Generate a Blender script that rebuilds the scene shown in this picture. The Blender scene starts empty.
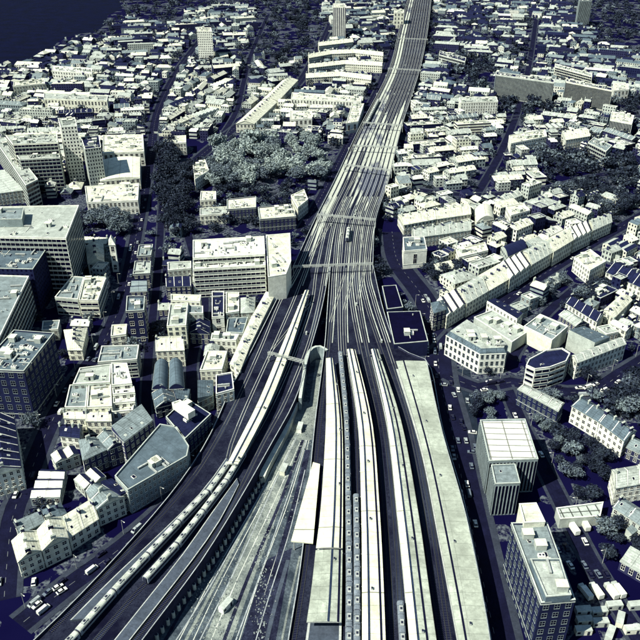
import bpy, math, random
import numpy as np
from mathutils import Vector, Matrix
random.seed(11)
R = math.radians
sc = bpy.context.scene
COL = sc.collection

# ---------------------------------------------------------------- camera, sky, sun, exposure
H = 245.0
FPX = 759.0
PITCH = R(30.7)
cd = bpy.data.cameras.new('camera'); cam = bpy.data.objects.new('camera', cd); COL.objects.link(cam)
cam.location = (0, 0, H); cam.rotation_euler = (R(90) - PITCH, 0, 0)
cd.sensor_width = 36; cd.lens = 36 * FPX / 640; cd.clip_start = 1; cd.clip_end = 30000
sc.camera = cam
SUN_EL = R(50)
SUN_AZ = math.atan2(-0.86, -0.51)          # towards the sun, from +Y clockwise
w = bpy.data.worlds.new('World'); sc.world = w; w.use_nodes = True
nt = w.node_tree; nt.nodes.clear()
sky = nt.nodes.new('ShaderNodeTexSky'); sky.sky_type = 'NISHITA'; sky.sun_disc = False
sky.sun_elevation = SUN_EL; sky.sun_rotation = SUN_AZ; sky.air_density = 1.6; sky.dust_density = 0.2; sky.ozone_density = 6
bg = nt.nodes.new('ShaderNodeBackground'); bg.inputs[1].default_value = 0.05
wo = nt.nodes.new('ShaderNodeOutputWorld')
nt.links.new(sky.outputs[0], bg.inputs[0]); nt.links.new(bg.outputs[0], wo.inputs[0])
sl = bpy.data.lights.new('sun', 'SUN'); sl.energy = 5.0; sl.angle = R(0.5); sl.color = (1.0, 0.99, 0.89)
so = bpy.data.objects.new('sun', sl); COL.objects.link(so)
sdir = Vector((math.sin(SUN_AZ) * math.cos(SUN_EL), math.cos(SUN_AZ) * math.cos(SUN_EL), math.sin(SUN_EL)))
so.rotation_euler = sdir.to_track_quat('Z', 'Y').to_euler(); so.location = (0, 0, 600)
sc.view_settings.view_transform = 'Standard'; sc.view_settings.look = 'None'
sc.view_settings.exposure = 0.72; sc.view_settings.gamma = 1.0
sc.view_settings.use_curve_mapping = False

# ---------------------------------------------------------------- picture <-> ground
CP, SP = math.cos(PITCH), math.sin(PITCH)
def G(px, py, z=0.0):
    u = px - 320; v = py - 320
    d = (u, FPX * CP - v * SP, -FPX * SP - v * CP)
    t = (z - H) / d[2]
    return (d[0] * t, d[1] * t)
def P(x, y, z=0.0):
    zz = z - H
    f = y * CP - zz * SP
    up = y * SP + zz * CP
    return (320 + FPX * x / f, 320 - FPX * up / f)
def GL(pts, z=0.0): return [G(a, b, z) for a, b in pts]
def sub(a, b): return (a[0] - b[0], a[1] - b[1])
def dist(a, b): return math.hypot(a[0] - b[0], a[1] - b[1])
def spline(pts, step=6.0):
    out = []; n = len(pts)
    for i in range(n - 1):
        p0 = pts[max(i - 1, 0)]; p1 = pts[i]; p2 = pts[i + 1]; p3 = pts[min(i + 2, n - 1)]
        k = max(2, int(dist(p1, p2) / step))
        for j in range(k):
            t = j / k
            out.append(tuple(0.5 * (2 * p1[c] + (p2[c] - p0[c]) * t + (2 * p0[c] - 5 * p1[c] + 4 * p2[c] - p3[c]) * t * t
                                    + (3 * p1[c] - p0[c] - 3 * p2[c] + p3[c]) * t ** 3) for c in (0, 1)))
    out.append(tuple(pts[-1])); return out
def offset(line, d):
    out = []
    for i, p in enumerate(line):
        a = line[max(i - 1, 0)]; b = line[min(i + 1, len(line) - 1)]
        dx, dy = sub(b, a); L = math.hypot(dx, dy) or 1
        out.append((p[0] - dy / L * d, p[1] + dx / L * d))
    return out
def along(line, s0, spacing):
    """points and headings every SPACING metres"""
    out = []; need = s0
    for a, b in zip(line, line[1:]):
        L = dist(a, b)
        while need <= L:
            t = need / L if L else 0
            out.append((a[0] + (b[0] - a[0]) * t, a[1] + (b[1] - a[1]) * t, math.atan2(b[1] - a[1], b[0] - a[0])))
            need += spacing
        need -= L
    return out

# ---------------------------------------------------------------- materials
MATS = {}
class NB:
    def __init__(s, name):
        s.m = bpy.data.materials.new(name); s.m.use_nodes = True; s.t = s.m.node_tree
        s.b = s.t.nodes['Principled BSDF']
    def n(s, ty, **kw):
        o = s.t.nodes.new(ty)
        for k, v in kw.items(): setattr(o, k, v)
        return o
    def l(s, a, b): s.t.links.new(a, b)
    def math(s, op, a, b=None, c=None):
        o = s.n('ShaderNodeMath', operation=op)
        for i, v in enumerate((a, b, c)):
            if v is None: continue
            if isinstance(v, (int, float)): o.inputs[i].default_value = v
            else: s.l(v, o.inputs[i])
        return o.outputs[0]
    def mix(s, f, a, b, mode='MIX'):
        o = s.n('ShaderNodeMix', data_type='RGBA', blend_type=mode)
        for sock, v in ((o.inputs[0], f), (o.inputs[6], a), (o.inputs[7], b)):
            if isinstance(v, (int, float)): sock.default_value = v
            elif isinstance(v, tuple): sock.default_value = (*v[:3], 1)
            else: s.l(v, sock)
        return o.outputs[2]
    def noise(s, vec, scale, detail=4, rough=0.6, lo=0.35, hi=0.65):
        o = s.n('ShaderNodeTexNoise'); o.inputs['Scale'].default_value = scale
        o.inputs['Detail'].default_value = detail; o.inputs['Roughness'].default_value = rough
        s.l(vec, o.inputs['Vector'])
        r = s.n('ShaderNodeMapRange'); r.inputs[1].default_value = lo; r.inputs[2].default_value = hi
        s.l(o.outputs[0], r.inputs[0]); return r.outputs[0]
def mul(c, k): return tuple(x * k for x in c)

def surf(name, col, rough=0.85, var=0.35, scale=0.25, fine=1.8, lines=(), window=None, metal=0.0, col2=None, bump=0.0, patch=0.0):
    """a plain material; LINES = (axis, period, width, darkness); WINDOW = (x0,x1,y0,y1,glass colour) in bays and floors of the UV"""
    if name in MATS: return MATS[name]
    k = NB(name)
    tc = k.n('ShaderNodeTexCoord'); geo = k.n('ShaderNodeNewGeometry')
    pos = geo.outputs['Position']
    n1 = k.noise(pos, scale, 5, 0.65); n2 = k.noise(pos, fine, 4, 0.7)
    c = k.mix(n1, mul(col, 1 - var), mul(col, 1 + var * 0.25) if not col2 else col2)
    n3 = k.noise(pos, fine * 0.45, 3, 0.8, 0.50, 0.60)
    c = k.mix(k.math('MULTIPLY', n2, min(0.6, var * 1.1)), c, mul(col, 0.35))
    c = k.mix(k.math('MULTIPLY', n3, var * 0.8), c, mul(col, 0.30))
    if patch:
        v = k.n('ShaderNodeTexVoronoi', distance='CHEBYCHEV'); v.inputs['Scale'].default_value = 0.16
        k.l(tc.outputs['UV'], v.inputs['Vector'])
        sep = k.n('ShaderNodeSeparateColor'); k.l(v.outputs['Color'], sep.inputs[0])
        c = k.mix(k.math('MULTIPLY', sep.outputs[0], patch), c, mul(col, 0.35))
    sx = k.n('ShaderNodeSeparateXYZ'); k.l(tc.outputs['UV'], sx.inputs[0])
    for ax, per, wd, dk in lines:
        f = k.math('FRACT', k.math('MULTIPLY', sx.outputs[ax], 1.0 / per))
        msk = k.math('LESS_THAN', f, wd)
        c = k.mix(k.math('MULTIPLY', msk, dk), c, mul(col, 0.06))
    oi = k.n('ShaderNodeObjectInfo')
    c = k.mix(k.math('MULTIPLY', oi.outputs['Random'], 0.3), c, mul(col, 0.55))
    rgh = rough
    if window:
        x0, x1, y0, y1, gc = window
        fx = k.math('FRACT', sx.outputs[0]); fy = k.math('FRACT', sx.outputs[1])
        mm = k.math('MULTIPLY', k.math('MULTIPLY', k.math('GREATER_THAN', fx, x0), k.math('LESS_THAN', fx, x1)),
                    k.math('MULTIPLY', k.math('GREATER_THAN', fy, y0), k.math('LESS_THAN', fy, y1)))
        c = k.mix(mm, c, gc)
        k.l(k.math('MULTIPLY_ADD', mm, 0.25 - rough, rough), k.b.inputs['Roughness'])
    else:
        k.b.inputs['Roughness'].default_value = rgh
    k.l(c, k.b.inputs['Base Color'])
    k.b.inputs['Metallic'].default_value = metal
    k.b.inputs['Specular IOR Level'].default_value = 0.3 if rough < 0.5 else 0.05
    if bump:
        bn = k.n('ShaderNodeBump'); bn.inputs['Strength'].default_value = bump; bn.inputs['Distance'].default_value = 0.3
        k.l(n2, bn.inputs['Height']); k.l(bn.outputs[0], k.b.inputs['Normal'])
    MATS[name] = k.m; return k.m

CREAM = (0.84, 0.85, 0.67); WHITE = (0.89, 0.91, 0.78); PALE = (0.52, 0.57, 0.50); GREY = (0.27, 0.33, 0.33)
TEAL = (0.13, 0.18, 0.21); SLATE = (0.016, 0.021, 0.065); NAVY = (0.003, 0.0025, 0.024); BRICK = (0.035, 0.038, 0.095)
GLASS = (0.003, 0.003, 0.018)
W = {}
for nm, c in (('white', WHITE), ('cream', CREAM), ('pale', PALE), ('grey', GREY), ('teal', TEAL), ('slate', SLATE), ('brick', BRICK), ('navy', NAVY)):
    W[nm] = surf('wall_' + nm, c, 0.9, 0.3, 0.2, 1.2)
    W[nm + '_win'] = surf('wall_windowed_' + nm, c, 0.9, 0.3, 0.2, 1.2, window=(0.28, 0.72, 0.30, 0.80, GLASS))
    W[nm + '_rib'] = surf('roof_ribbed_' + nm, c, 0.7, 0.3, 0.2, 1.5, lines=((0, 4.1, 0.15, 0.9), (1, 9.4, 0.06, 0.9)))
    W[nm + '_bal'] = surf('wall_banded_' + nm, c, 0.9, 0.3, 0.2, 1.2, window=(-1, 2, 0.42, 0.86, mul(GLASS, 1.5)))
    W[nm + '_fin'] = surf('wall_finned_' + nm, c, 0.9, 0.3, 0.2, 1.2, window=(0.35, 0.85, -1, 2, mul(GLASS, 2)))
    W[nm + '_tile'] = surf('roof_tiles_' + nm, c, 0.8, 0.45, 0.35, 1.6, lines=((1, 1.15, 0.22, 0.35), (0, 5.6, 0.06, 0.5)))
    W[nm + '_flat'] = surf('roof_felt_' + nm, c, 0.9, 0.42, 0.22, 1.1, patch=0.42, lines=((0, 7.3, 0.03, 0.4),))
    W[nm + '_seam'] = surf('roof_sheet_' + nm, c, 0.55, 0.28, 0.2, 1.5, lines=((0, 3.1, 0.09, 0.6), (1, 11.0, 0.03, 0.6)))
glass = surf('window_glass', GLASS, 0.15, 0.3, 0.4, 2.0)
glass_blue = surf('curtain_glass', (0.03, 0.045, 0.09), 0.18, 0.5, 0.3, 2.0)
steel = surf('pale_steel', (0.45, 0.48, 0.44), 0.5, 0.3, 1, 5)
dark_steel = surf('dark_steel', (0.03, 0.035, 0.06), 0.5, 0.3, 1, 5)
tyre = surf('tyre_rubber', (0.008, 0.008, 0.012), 0.8, 0.1)

def leaf_mat(name, a, b, spark=2.2):
    k = NB(name); geo = k.n('ShaderNodeNewGeometry')
    n = k.noise(geo.outputs['Position'], 0.35, 3, 0.6)
    oi = k.n('ShaderNodeObjectInfo')
    c = k.mix(n, a, b); c = k.mix(k.math('POWER', geo.outputs['Random Per Island'], 3.5), c, mul(b, spark), 'MIX')
    c = k.mix(k.math('MULTIPLY', oi.outputs['Random'], 0.5), c, a)
    k.l(c, k.b.inputs['Base Color']); k.b.inputs['Roughness'].default_value = 0.7
    k.b.inputs['Specular IOR Level'].default_value = 0.08
    return k.m
LEAF = {'dark': leaf_mat('leaves_dark', (0.003, 0.004, 0.016), (0.026, 0.036, 0.048)),
        'mid': leaf_mat('leaves_mid', (0.03, 0.04, 0.07), (0.15, 0.19, 0.19), 1.5),
        'light': leaf_mat('leaves_light', (0.09, 0.12, 0.14), (0.36, 0.42, 0.37), 1.2)}
bark = surf('bark', (0.03, 0.03, 0.05), 0.9, 0.4)

# ---------------------------------------------------------------- mesh builder
class MB:
    def __init__(s): s.v = []; s.f = []; s.m = []; s.uv = []; s.mats = []
    def mi(s, mat):
        if mat not in s.mats: s.mats.append(mat)
        return s.mats.index(mat)
    def face(s, pts, mat, uv=None):
        b = len(s.v); s.v += [tuple(p) for p in pts]; s.f.append(tuple(range(b, b + len(pts)))); s.m.append(s.mi(mat))
        if uv is None:
            p0, p1, p2 = pts[0], pts[1], pts[2]
            e1 = (p1[0] - p0[0], p1[1] - p0[1], p1[2] - p0[2]); e2 = (p2[0] - p0[0], p2[1] - p0[1], p2[2] - p0[2])
            nz = e1[0] * e2[1] - e1[1] * e2[0]; nx = e1[1] * e2[2] - e1[2] * e2[1]; ny = e1[2] * e2[0] - e1[0] * e2[2]
            L = math.sqrt(nx * nx + ny * ny + nz * nz) or 1
            if abs(nz) / L > 0.3: uv = [(p[0], p[1]) for p in pts]
            elif abs(nx) > abs(ny): uv = [(p[1], p[2]) for p in pts]
            else: uv = [(p[0], p[2]) for p in pts]
        s.uv += list(uv)
    def box(s, x0, x1, y0, y1, z0, z1, mat, bottom=False, M=None):
        c = [(x0, y0, z0), (x1, y0, z0), (x1, y1, z0), (x0, y1, z0), (x0, y0, z1), (x1, y0, z1), (x1, y1, z1), (x0, y1, z1)]
        if M is not None: c = [tuple(M @ Vector(p)) for p in c]
        fs = [(4, 5, 6, 7), (0, 1, 5, 4), (1, 2, 6, 5), (2, 3, 7, 6), (3, 0, 4, 7)]
        if bottom: fs.append((3, 2, 1, 0))
        for f in fs: s.face([c[i] for i in f], mat)
    def cyl(s, x, y, z0, z1, r0, r1, mat, n=8):
        for i in range(n):
            a = 2 * math.pi * i / n; b = 2 * math.pi * (i + 1) / n
            s.face([(x + r0 * math.cos(a), y + r0 * math.sin(a), z0), (x + r0 * math.cos(b), y + r0 * math.sin(b), z0),
                    (x + r1 * math.cos(b), y + r1 * math.sin(b), z1), (x + r1 * math.cos(a), y + r1 * math.sin(a), z1)], mat)
        s.face([(x + r1 * math.cos(2 * math.pi * i / n), y + r1 * math.sin(2 * math.pi * i / n), z1) for i in range(n)], mat)
    def prism(s, poly, z0, z1, mat, topmat=None, uvbay=None):
        n = len(poly)
        for i in range(n):
            a = poly[i]; b = poly[(i + 1) % n]; L = dist(a, b)
            uv = None
            if uvbay:
                nb = max(1, round(L / uvbay[0])); nf = max(1, round((z1 - z0) / uvbay[1]))
                uv = [(0, 0), (nb, 0), (nb, nf), (0, nf)]
            s.face([(a[0], a[1], z0), (b[0], b[1], z0), (b[0], b[1], z1), (a[0], a[1], z1)], mat, uv)
        if topmat: s.face([(p[0], p[1], z1) for p in poly], topmat)
    def mesh(s, name):
        me = bpy.data.meshes.new(name)
        me.from_pydata(s.v, [], s.f)
        for m in s.mats: me.materials.append(m)
        me.polygons.foreach_set('material_index', s.m)
        ul = me.uv_layers.new(name='UVMap')
        ul.data.foreach_set('uv', np.array(s.uv, dtype=np.float32).ravel())
        me.update(); return me
    def build(s, name, parent=None, loc=(0, 0, 0), rz=0.0):
        return link(name, s.mesh(name), parent, loc, rz)
def link(name, me, parent=None, loc=(0, 0, 0), rz=0.0, scale=None):
    o = bpy.data.objects.new(name, me); COL.objects.link(o)
    if parent is not None: o.parent = parent
    o.location = loc; o.rotation_euler = (0, 0, rz)
    if scale: o.scale = scale
    return o
def root(name, loc, rz=0.0): return link(name, None, None, loc, rz)
def tag(o, label=None, cat=None, group=None, kind=None):
    if label: o['label'] = label
    if cat: o['category'] = cat
    if group: o['group'] = group
    if kind: o['kind'] = kind
    return o

# occupancy of the ground
OCC = []                                    # (cx, cy, radius, polygon)
def occupy(poly):
    cx = sum(p[0] for p in poly) / len(poly); cy = sum(p[1] for p in poly) / len(poly)
    OCC.append((cx, cy, max(dist((cx, cy), p) for p in poly), poly))
def occupy_line(line, hw):
    for a, b in zip(line, line[1:]):
        dx, dy = sub(b, a); L = math.hypot(dx, dy) or 1; nx, ny = -dy / L * hw, dx / L * hw
        occupy([(a[0] + nx, a[1] + ny), (a[0] - nx, a[1] - ny), (b[0] - nx, b[1] - ny), (b[0] + nx, b[1] + ny)])
def sat(A, B):
    for S in (A, B):
        n = len(S)
        for i in range(n):
            a = S[i]; b = S[(i + 1) % n]; nx, ny = b[1] - a[1], a[0] - b[0]
            pa = [p[0] * nx + p[1] * ny for p in A]; pb = [p[0] * nx + p[1] * ny for p in B]
            if max(pa) <= min(pb) or max(pb) <= min(pa): return False
    return True
def free(poly):
    cx = sum(p[0] for p in poly) / len(poly); cy = sum(p[1] for p in poly) / len(poly)
    r = max(dist((cx, cy), p) for p in poly)
    for ox, oy, orr, op in OCC:
        if abs(ox - cx) < r + orr and abs(oy - cy) < r + orr and sat(poly, op): return False
    return True
def inside(p, poly):
    c = False; n = len(poly); j = n - 1
    for i in range(n):
        if (poly[i][1] > p[1]) != (poly[j][1] > p[1]) and p[0] < (poly[j][0] - poly[i][0]) * (p[1] - poly[i][1]) / (poly[j][1] - poly[i][1]) + poly[i][0]: c = not c
        j = i
    return c

# ---------------------------------------------------------------- labels for repeats: look + nearest landmark + order from the left
LANDMARKS = []                               # (phrase, px, py)
PENDING = []                                 # (object, look phrase, x, y)
ORD = ['leftmost', 'second', 'third', 'fourth', 'fifth', 'sixth', 'seventh', 'eighth', 'ninth', 'tenth', 'eleventh', 'twelfth', 'thirteenth', 'fourteenth']
def later(o, look, x, y): PENDING.append((o, look, x, y))
def resolve_labels():
    groups = {}
    for o, look, x, y in PENDING:
        px, py = P(x, y)
        lm = min(LANDMARKS, key=lambda L: math.hypot((L[1] - px), (L[2] - py) * 1.3))
        dx, dy = px - lm[1], py - lm[2]
        rel = ('beyond' if dy < 0 else 'in front of') if abs(dy) > abs(dx) * 0.8 else ('left of' if dx < 0 else 'right of')
        groups.setdefault(f'{look} {rel} {lm[0]}', []).append((px, py, o))
    def give(base, items, lv=0):
        if len(items) == 1: items[0][2]['label'] = base; return
        if len(items) > 7:
            items.sort(key=lambda i: i[1]); h = len(items) // 2
            return give(base + (', farther', ' back row', ' upper half')[min(lv, 2)], items[:h], lv + 1), give(base + (', nearer', ' front row', ' lower half')[min(lv, 2)], items[h:], lv + 1)
        items.sort(key=lambda i: i[0])
        for i, it in enumerate(items):
            last = i == len(items) - 1
            it[2]['label'] = base + (', leftmost' if i == 0 else ', rightmost' if last else f', {ORD[i]} from left')
    for b, it in groups.items(): give(b, it)

# ---------------------------------------------------------------- ground, river, roads
def sheet(name, poly, z, mat, kind='structure'):
    mb = MB(); mb.face([(p[0], p[1], z) for p in poly], mat); o = mb.build(name); tag(o, kind=kind); return o
def ground_mat():
    k = NB('ground_mixed'); geo = k.n('ShaderNodeNewGeometry'); pos = geo.outputs['Position']
    v = k.n('ShaderNodeTexVoronoi', distance='MANHATTAN'); v.inputs['Scale'].default_value = 0.075; k.l(pos, v.inputs['Vector'])
    sep = k.n('ShaderNodeSeparateColor'); k.l(v.outputs['Color'], sep.inputs[0])
    cell = k.math('GREATER_THAN', sep.outputs[0], 0.62)
    n1 = k.noise(pos, 0.5, 6, 0.7, 0.42, 0.62); n2 = k.noise(pos, 0.02, 3, 0.5)
    c = k.mix(n2, (0.0018, 0.0014, 0.020), (0.0035, 0.0032, 0.027))
    c = k.mix(k.math('MULTIPLY', cell, k.math('MULTIPLY', n1, 0.75)), c, (0.14, 0.165, 0.17))
    k.l(c, k.b.inputs['Base Color']); k.b.inputs['Roughness'].default_value = 0.95; k.b.inputs['Specular IOR Level'].default_value = 0.03
    return k.m
gm = ground_mat()
sheet('ground', [(-9000, -400), (9000, -400), (9000, 16000), (-9000, 16000)], 0, gm)
k = NB('river_water'); geo = k.n('ShaderNodeNewGeometry')
nz = k.noise(geo.outputs['Position'], 0.05, 4, 0.6)
k.l(k.mix(nz, (0.0006, 0.0005, 0.007), (0.001, 0.0013, 0.017)), k.b.inputs['Base Color'])
k.b.inputs['Roughness'].default_value = 0.6; k.b.inputs['Specular IOR Level'].default_value = 0.04
river_px = [(-260, 110), (0, 69), (20, 66), (34, 58), (50, 50), (60, 40), (78, 34), (96, 32), (106, 24), (108, 15), (122, 9), (118, -4), (60, -8), (-20, -12), (-700, -40), (-700, 60)]
river = GL(river_px)
sheet('river', river, 0.05, k.m)

asph = surf('asphalt', (0.009, 0.010, 0.034), 0.9, 0.5, 0.15, 1.5)
pave = surf('paving', (0.045, 0.055, 0.078), 0.9, 0.45, 0.2, 2.0)
paint = surf('road_paint', (0.22, 0.24, 0.24), 0.8, 0.3)
def strip_mb(mb, line, w, z, mat, w2=None):
    L = offset(line, w / 2); Rr = offset(line, -w / 2); s = 0
    if w2 is not None:
        n_ = len(line); ws = [max(.15, min(1, (i + .3) / w2, (n_ - .7 - i) / w2)) for i in range(n_)]
        L = [(p[0] + (q[0] - p[0]) * k, p[1] + (q[1] - p[1]) * k) for p, q, k in zip(line, L, ws)]; Rr = [(p[0] + (q[0] - p[0]) * k, p[1] + (q[1] - p[1]) * k) for p, q, k in zip(line, Rr, ws)]
    for i in range(len(line) - 1):
        d = dist(line[i], line[i + 1])
        mb.face([(Rr[i][0], Rr[i][1], z), (Rr[i + 1][0], Rr[i + 1][1], z), (L[i + 1][0], L[i + 1][1], z), (L[i][0], L[i][1], z)], mat,
                [(0, s), (0, s + d), (w, s + d), (w, s)])
        s += d
def wallstrip(mb, A, B, z0, z1, mat, top=None):
    """a solid band between two lines of points"""
    s = 0
    for i in range(len(A) - 1):
        a, b, c, d = A[i], A[i + 1], B[i + 1], B[i]; L = dist(a, b)
        uv = [(s, z0), (s + L, z0), (s + L, z1), (s, z1)]
        mb.face([(a[0], a[1], z0), (b[0], b[1], z0), (b[0], b[1], z1), (a[0], a[1], z1)], mat, uv)
        mb.face([(d[0], d[1], z0), (c[0], c[1], z0), (c[0], c[1], z1), (d[0], d[1], z1)], mat, uv)
        w = dist(a, d)
        mb.face([(a[0], a[1], z1), (b[0], b[1], z1), (c[0], c[1], z1), (d[0], d[1], z1)], top or mat, [(0, s), (0, s + L), (w, s + L), (w, s)])
        s += L
    for i in (0, -1):
        a, d = A[i], B[i]; mb.face([(a[0], a[1], z0), (d[0], d[1], z0), (d[0], d[1], z1), (a[0], a[1], z1)], mat)
ROADS = {}
def road(key, px, width, pav=2.4, marks=True, occ=True):
    line = spline(GL(px), 8); ROADS[key] = (line, width)
    mb = MB(); strip_mb(mb, line, width, 0.012 + 0.004 * len(ROADS), asph); tag(mb.build('road'), kind='structure')
    if pav:
        mb = MB()
        for s in (1, -1):
            a = offset(line, s * width / 2); b = offset(line, s * (width / 2 + pav)); wallstrip(mb, a, b, -0.05, 0.125 + 0.004 * len(ROADS), pave)
        tag(mb.build('pavement'), kind='structure')
    if marks:
        mb = MB()
        for x, y, a in along(line, 3, 7.0):
            c, s = math.cos(a), math.sin(a); z = 0.11
            mb.face([(x - c * 1.4 - s * .09, y - s * 1.4 + c * .09, z), (x - c * 1.4 + s * .09, y - s * 1.4 - c * .09, z),
                     (x + c * 1.4 + s * .09, y + s * 1.4 - c * .09, z), (x + c * 1.4 - s * .09, y + s * 1.4 + c * .09, z)], paint)
        tag(mb.build('road_marking'), kind='structure')
    if occ: occupy_line(line, width / 2 + pav * 0.8)
road('viaduct_lane', [(20, 625), (70, 585), (125, 545), (180, 495), (213, 452), (232, 405), (255, 345), (278, 300)], 9)
road('river_street', [(4, 600), (12, 520), (27, 482), (50, 425), (78, 378), (102, 345), (124, 292), (140, 215), (150, 160), (158, 110), (178, 70), (200, 40)], 9)
road('warehouse_street', [(150, 440), (146, 400), (150, 340), (156, 290), (160, 240), (163, 190), (170, 140)], 5, 1.2, False)
sheet('paved_forecourt', GL([(438, 368), (470, 370), (480, 440), (492, 520), (507, 640), (494, 650), (472, 540), (450, 430)]), .01, surf('forecourt', (0.022, 0.034, 0.055), .9, .6, .2, 1.5, patch=.7))
road('yard_lane', [(193, 405), (192, 360), (204, 300), (188, 235)], 6, 1.5, False)
road('park_street', [(168, 185), (210, 148), (255, 113), (296, 86), (318, 50), (330, 25)], 10)
road('arches_street', [(300, 232), (322, 195), (350, 140), (378, 88), (392, 50)], 7, 1.8)
road('station_street', [(506, 690), (487, 600), (466, 500), (452, 430), (440, 380), (436, 335), (425, 300), (398, 262), (392, 232)], 15, 3)
road('diagonal_street', [(438, 352), (462, 326), (499, 305), (530, 283), (568, 259), (590, 245), (616, 230), (648, 212)], 9)
road('corner_street', [(448, 375), (478, 388), (512, 382), (548, 390), (590, 392), (620, 375), (660, 350)], 9)
road('back_lane', [(505, 385), (520, 420), (545, 470), (560, 500), (590, 560), (640, 640)], 7, 1.5, False)
road('east_street', [(418, 190), (470, 195), (540, 190), (600, 175), (650, 170)], 8)
road('far_avenue', [(440, 110), (500, 118), (570, 112), (650, 118)], 9)
road('crossing_lane', [(512, 360), (520, 345), (548, 312), (580, 285)], 6, 1.5, False)

for key_, q_, w_ in (('a', [(436, 14), (500, 44), (575, 80), (650, 112)], 8), ('b', [(476, 196), (502, 150), (520, 104), (530, 60), (536, 20)], 7), ('d', [(216, 144), (236, 112), (243, 85), (252, 52), (268, 15)], 6)):
    road(key_, q_, w_, 1.5, False)
# ---------------------------------------------------------------- railway
ZV = 7.0
Lpx = [(409, -6), (399, 30), (389, 70), (360, 127), (335, 180), (315, 220), (292, 270)]
Rpx = [(432, -6), (428, 30), (420, 70), (402, 127), (389, 180), (376, 220), (373, 266)]
plat = surf('platform_slab', (0.08, 0.10, 0.13), 0.9, 0.4, 0.12, 1.2, lines=((1, 4.0, 0.04, 0.3),))
rail_s = [surf('rail_steel_%d' % u_, mul((0.72, 0.75, 0.64), f_), 0.55, 0.35, 0.05, 0.4) for u_, f_ in enumerate((1, .62, .36, .2, .11))]  # steel darkened in steps: shade between the platform roofs put into the colour
rail_dull = surf('rail_rusty', (0.06, 0.075, 0.10), 0.7, 0.4, 0.05, 0.4)  # rail colour darkened for the station shade, not by rust
rail_m = surf('rail_steel', (0.72, 0.75, 0.64), 0.55, 0.35, 0.05, 0.4)
brick_v = surf('viaduct_brick', (0.035, 0.038, 0.075), 0.9, 0.4, 0.3, 1.5)
ballast = surf('ballast', (0.009, 0.010, 0.034), 0.95, 0.6, 0.06, 1.4, col2=(0.035, 0.042, 0.065))
coping = surf('coping_stone', (0.42, 0.46, 0.45), 0.9, 0.4)
def lerp_edges(Lp, Rp, z, step=10):
    A = spline(GL(Lp, z), step); B = spline(GL(Rp, z), step)
    n = max(len(A), len(B))
    def rs(Q):
        q = np.array(Q); d = np.r_[0, np.cumsum(np.hypot(*np.diff(q, axis=0).T))]; t = np.linspace(0, d[-1], n)
        return list(zip(np.interp(t, d, q[:, 0]), np.interp(t, d, q[:, 1])))
    return rs(A), rs(B)
def viaduct(Lp, Rp, label, sides=(1, 1), arch=(0, 0)):
    A, B = lerp_edges(Lp, Rp, ZV)
    t = root('railway_viaduct', (0, 0, 0)); tag(t, label, 'viaduct')
    mb = MB(); wallstrip(mb, A, B, 0, ZV, brick_v, ballast); mb.build('deck', t)
    for s, E, O in ((0, A, B), (1, B, A)):
        if sides[s]:
            mb = MB(); inn = [(a[0] + (b[0] - a[0]) * min(.5, .45 / max(dist(a, b), 1)), a[1] + (b[1] - a[1]) * min(.5, .45 / max(dist(a, b), 1))) for a, b in zip(E, O)]
            wallstrip(mb, E, inn, ZV, ZV + 1.3, brick_v, coping); mb.build('parapet', t)
    for s, E in ((0, A), (1, B)):
        if arch[s]:
            me = arch_mesh()
            for i, (x, y, a) in enumerate(along(E, 4, 9.0)[:90]):
                if P(x, y)[1] > 690: continue
                flip = math.pi if s == 0 else 0
                link('arch', me, t, (x + math.sin(a) * (0.04 if s else -0.04), y - math.cos(a) * (0.04 if s else -0.04), 0), a + flip)
    for i in range(len(A) - 1): occupy([A[i], A[i + 1], B[i + 1], B[i]])
    return A, B
_arch = []
def arch_mesh():
    if not _arch:
        mb = MB(); pts = [(-3.2, 0.1)] + [(3.2, 0.1)] + [(3.2 * math.cos(t), 2.4 + 2.8 * math.sin(t)) for t in np.linspace(0, math.pi, 11)]
        mb.face([(p[0], -0.02, p[1]) for p in pts], glass)
        for i in range(10):
            t0, t1 = math.pi * i / 10, math.pi * (i + 1) / 10
            q = lambda t, r: (r * 3.2 * math.cos(t), 2.4 + (2.8 * r) * math.sin(t))
            a, b, c, d = q(t0, 1), q(t1, 1), q(t1, 1.14), q(t0, 1.14)
            mb.face([(a[0], -.12, a[1]), (d[0], -.12, d[1]), (c[0], -.12, c[1]), (b[0], -.12, b[1])], coping)
        _arch.append(mb.mesh('arch'))
    return _arch[0]
viaduct(Lpx, Rpx, 'broad brick railway viaduct carrying eleven tracks into the distance')
viaduct([(292, 270), (268, 318), (248, 358), (231, 389), (208, 440), (175, 490), (113, 562), (45, 632), (-20, 690)],
        [(330, 268), (322, 310), (311, 350), (297, 398), (272, 445), (238, 505), (200, 566), (158, 622), (115, 680)],
        'curving brick viaduct arm with long trains at the lower left', (1, 1), (0, 1))
viaduct([(330, 268), (327, 310), (324, 350), (315, 420), (309, 480), (301, 560), (288, 640), (280, 690)],
        [(373, 266), (384, 313), (400, 352), (428, 362), (443, 430), (466, 510), (491, 640), (500, 690)],
        'broad station viaduct under the white platform roofs', (1, 1), (0, 0))

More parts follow.
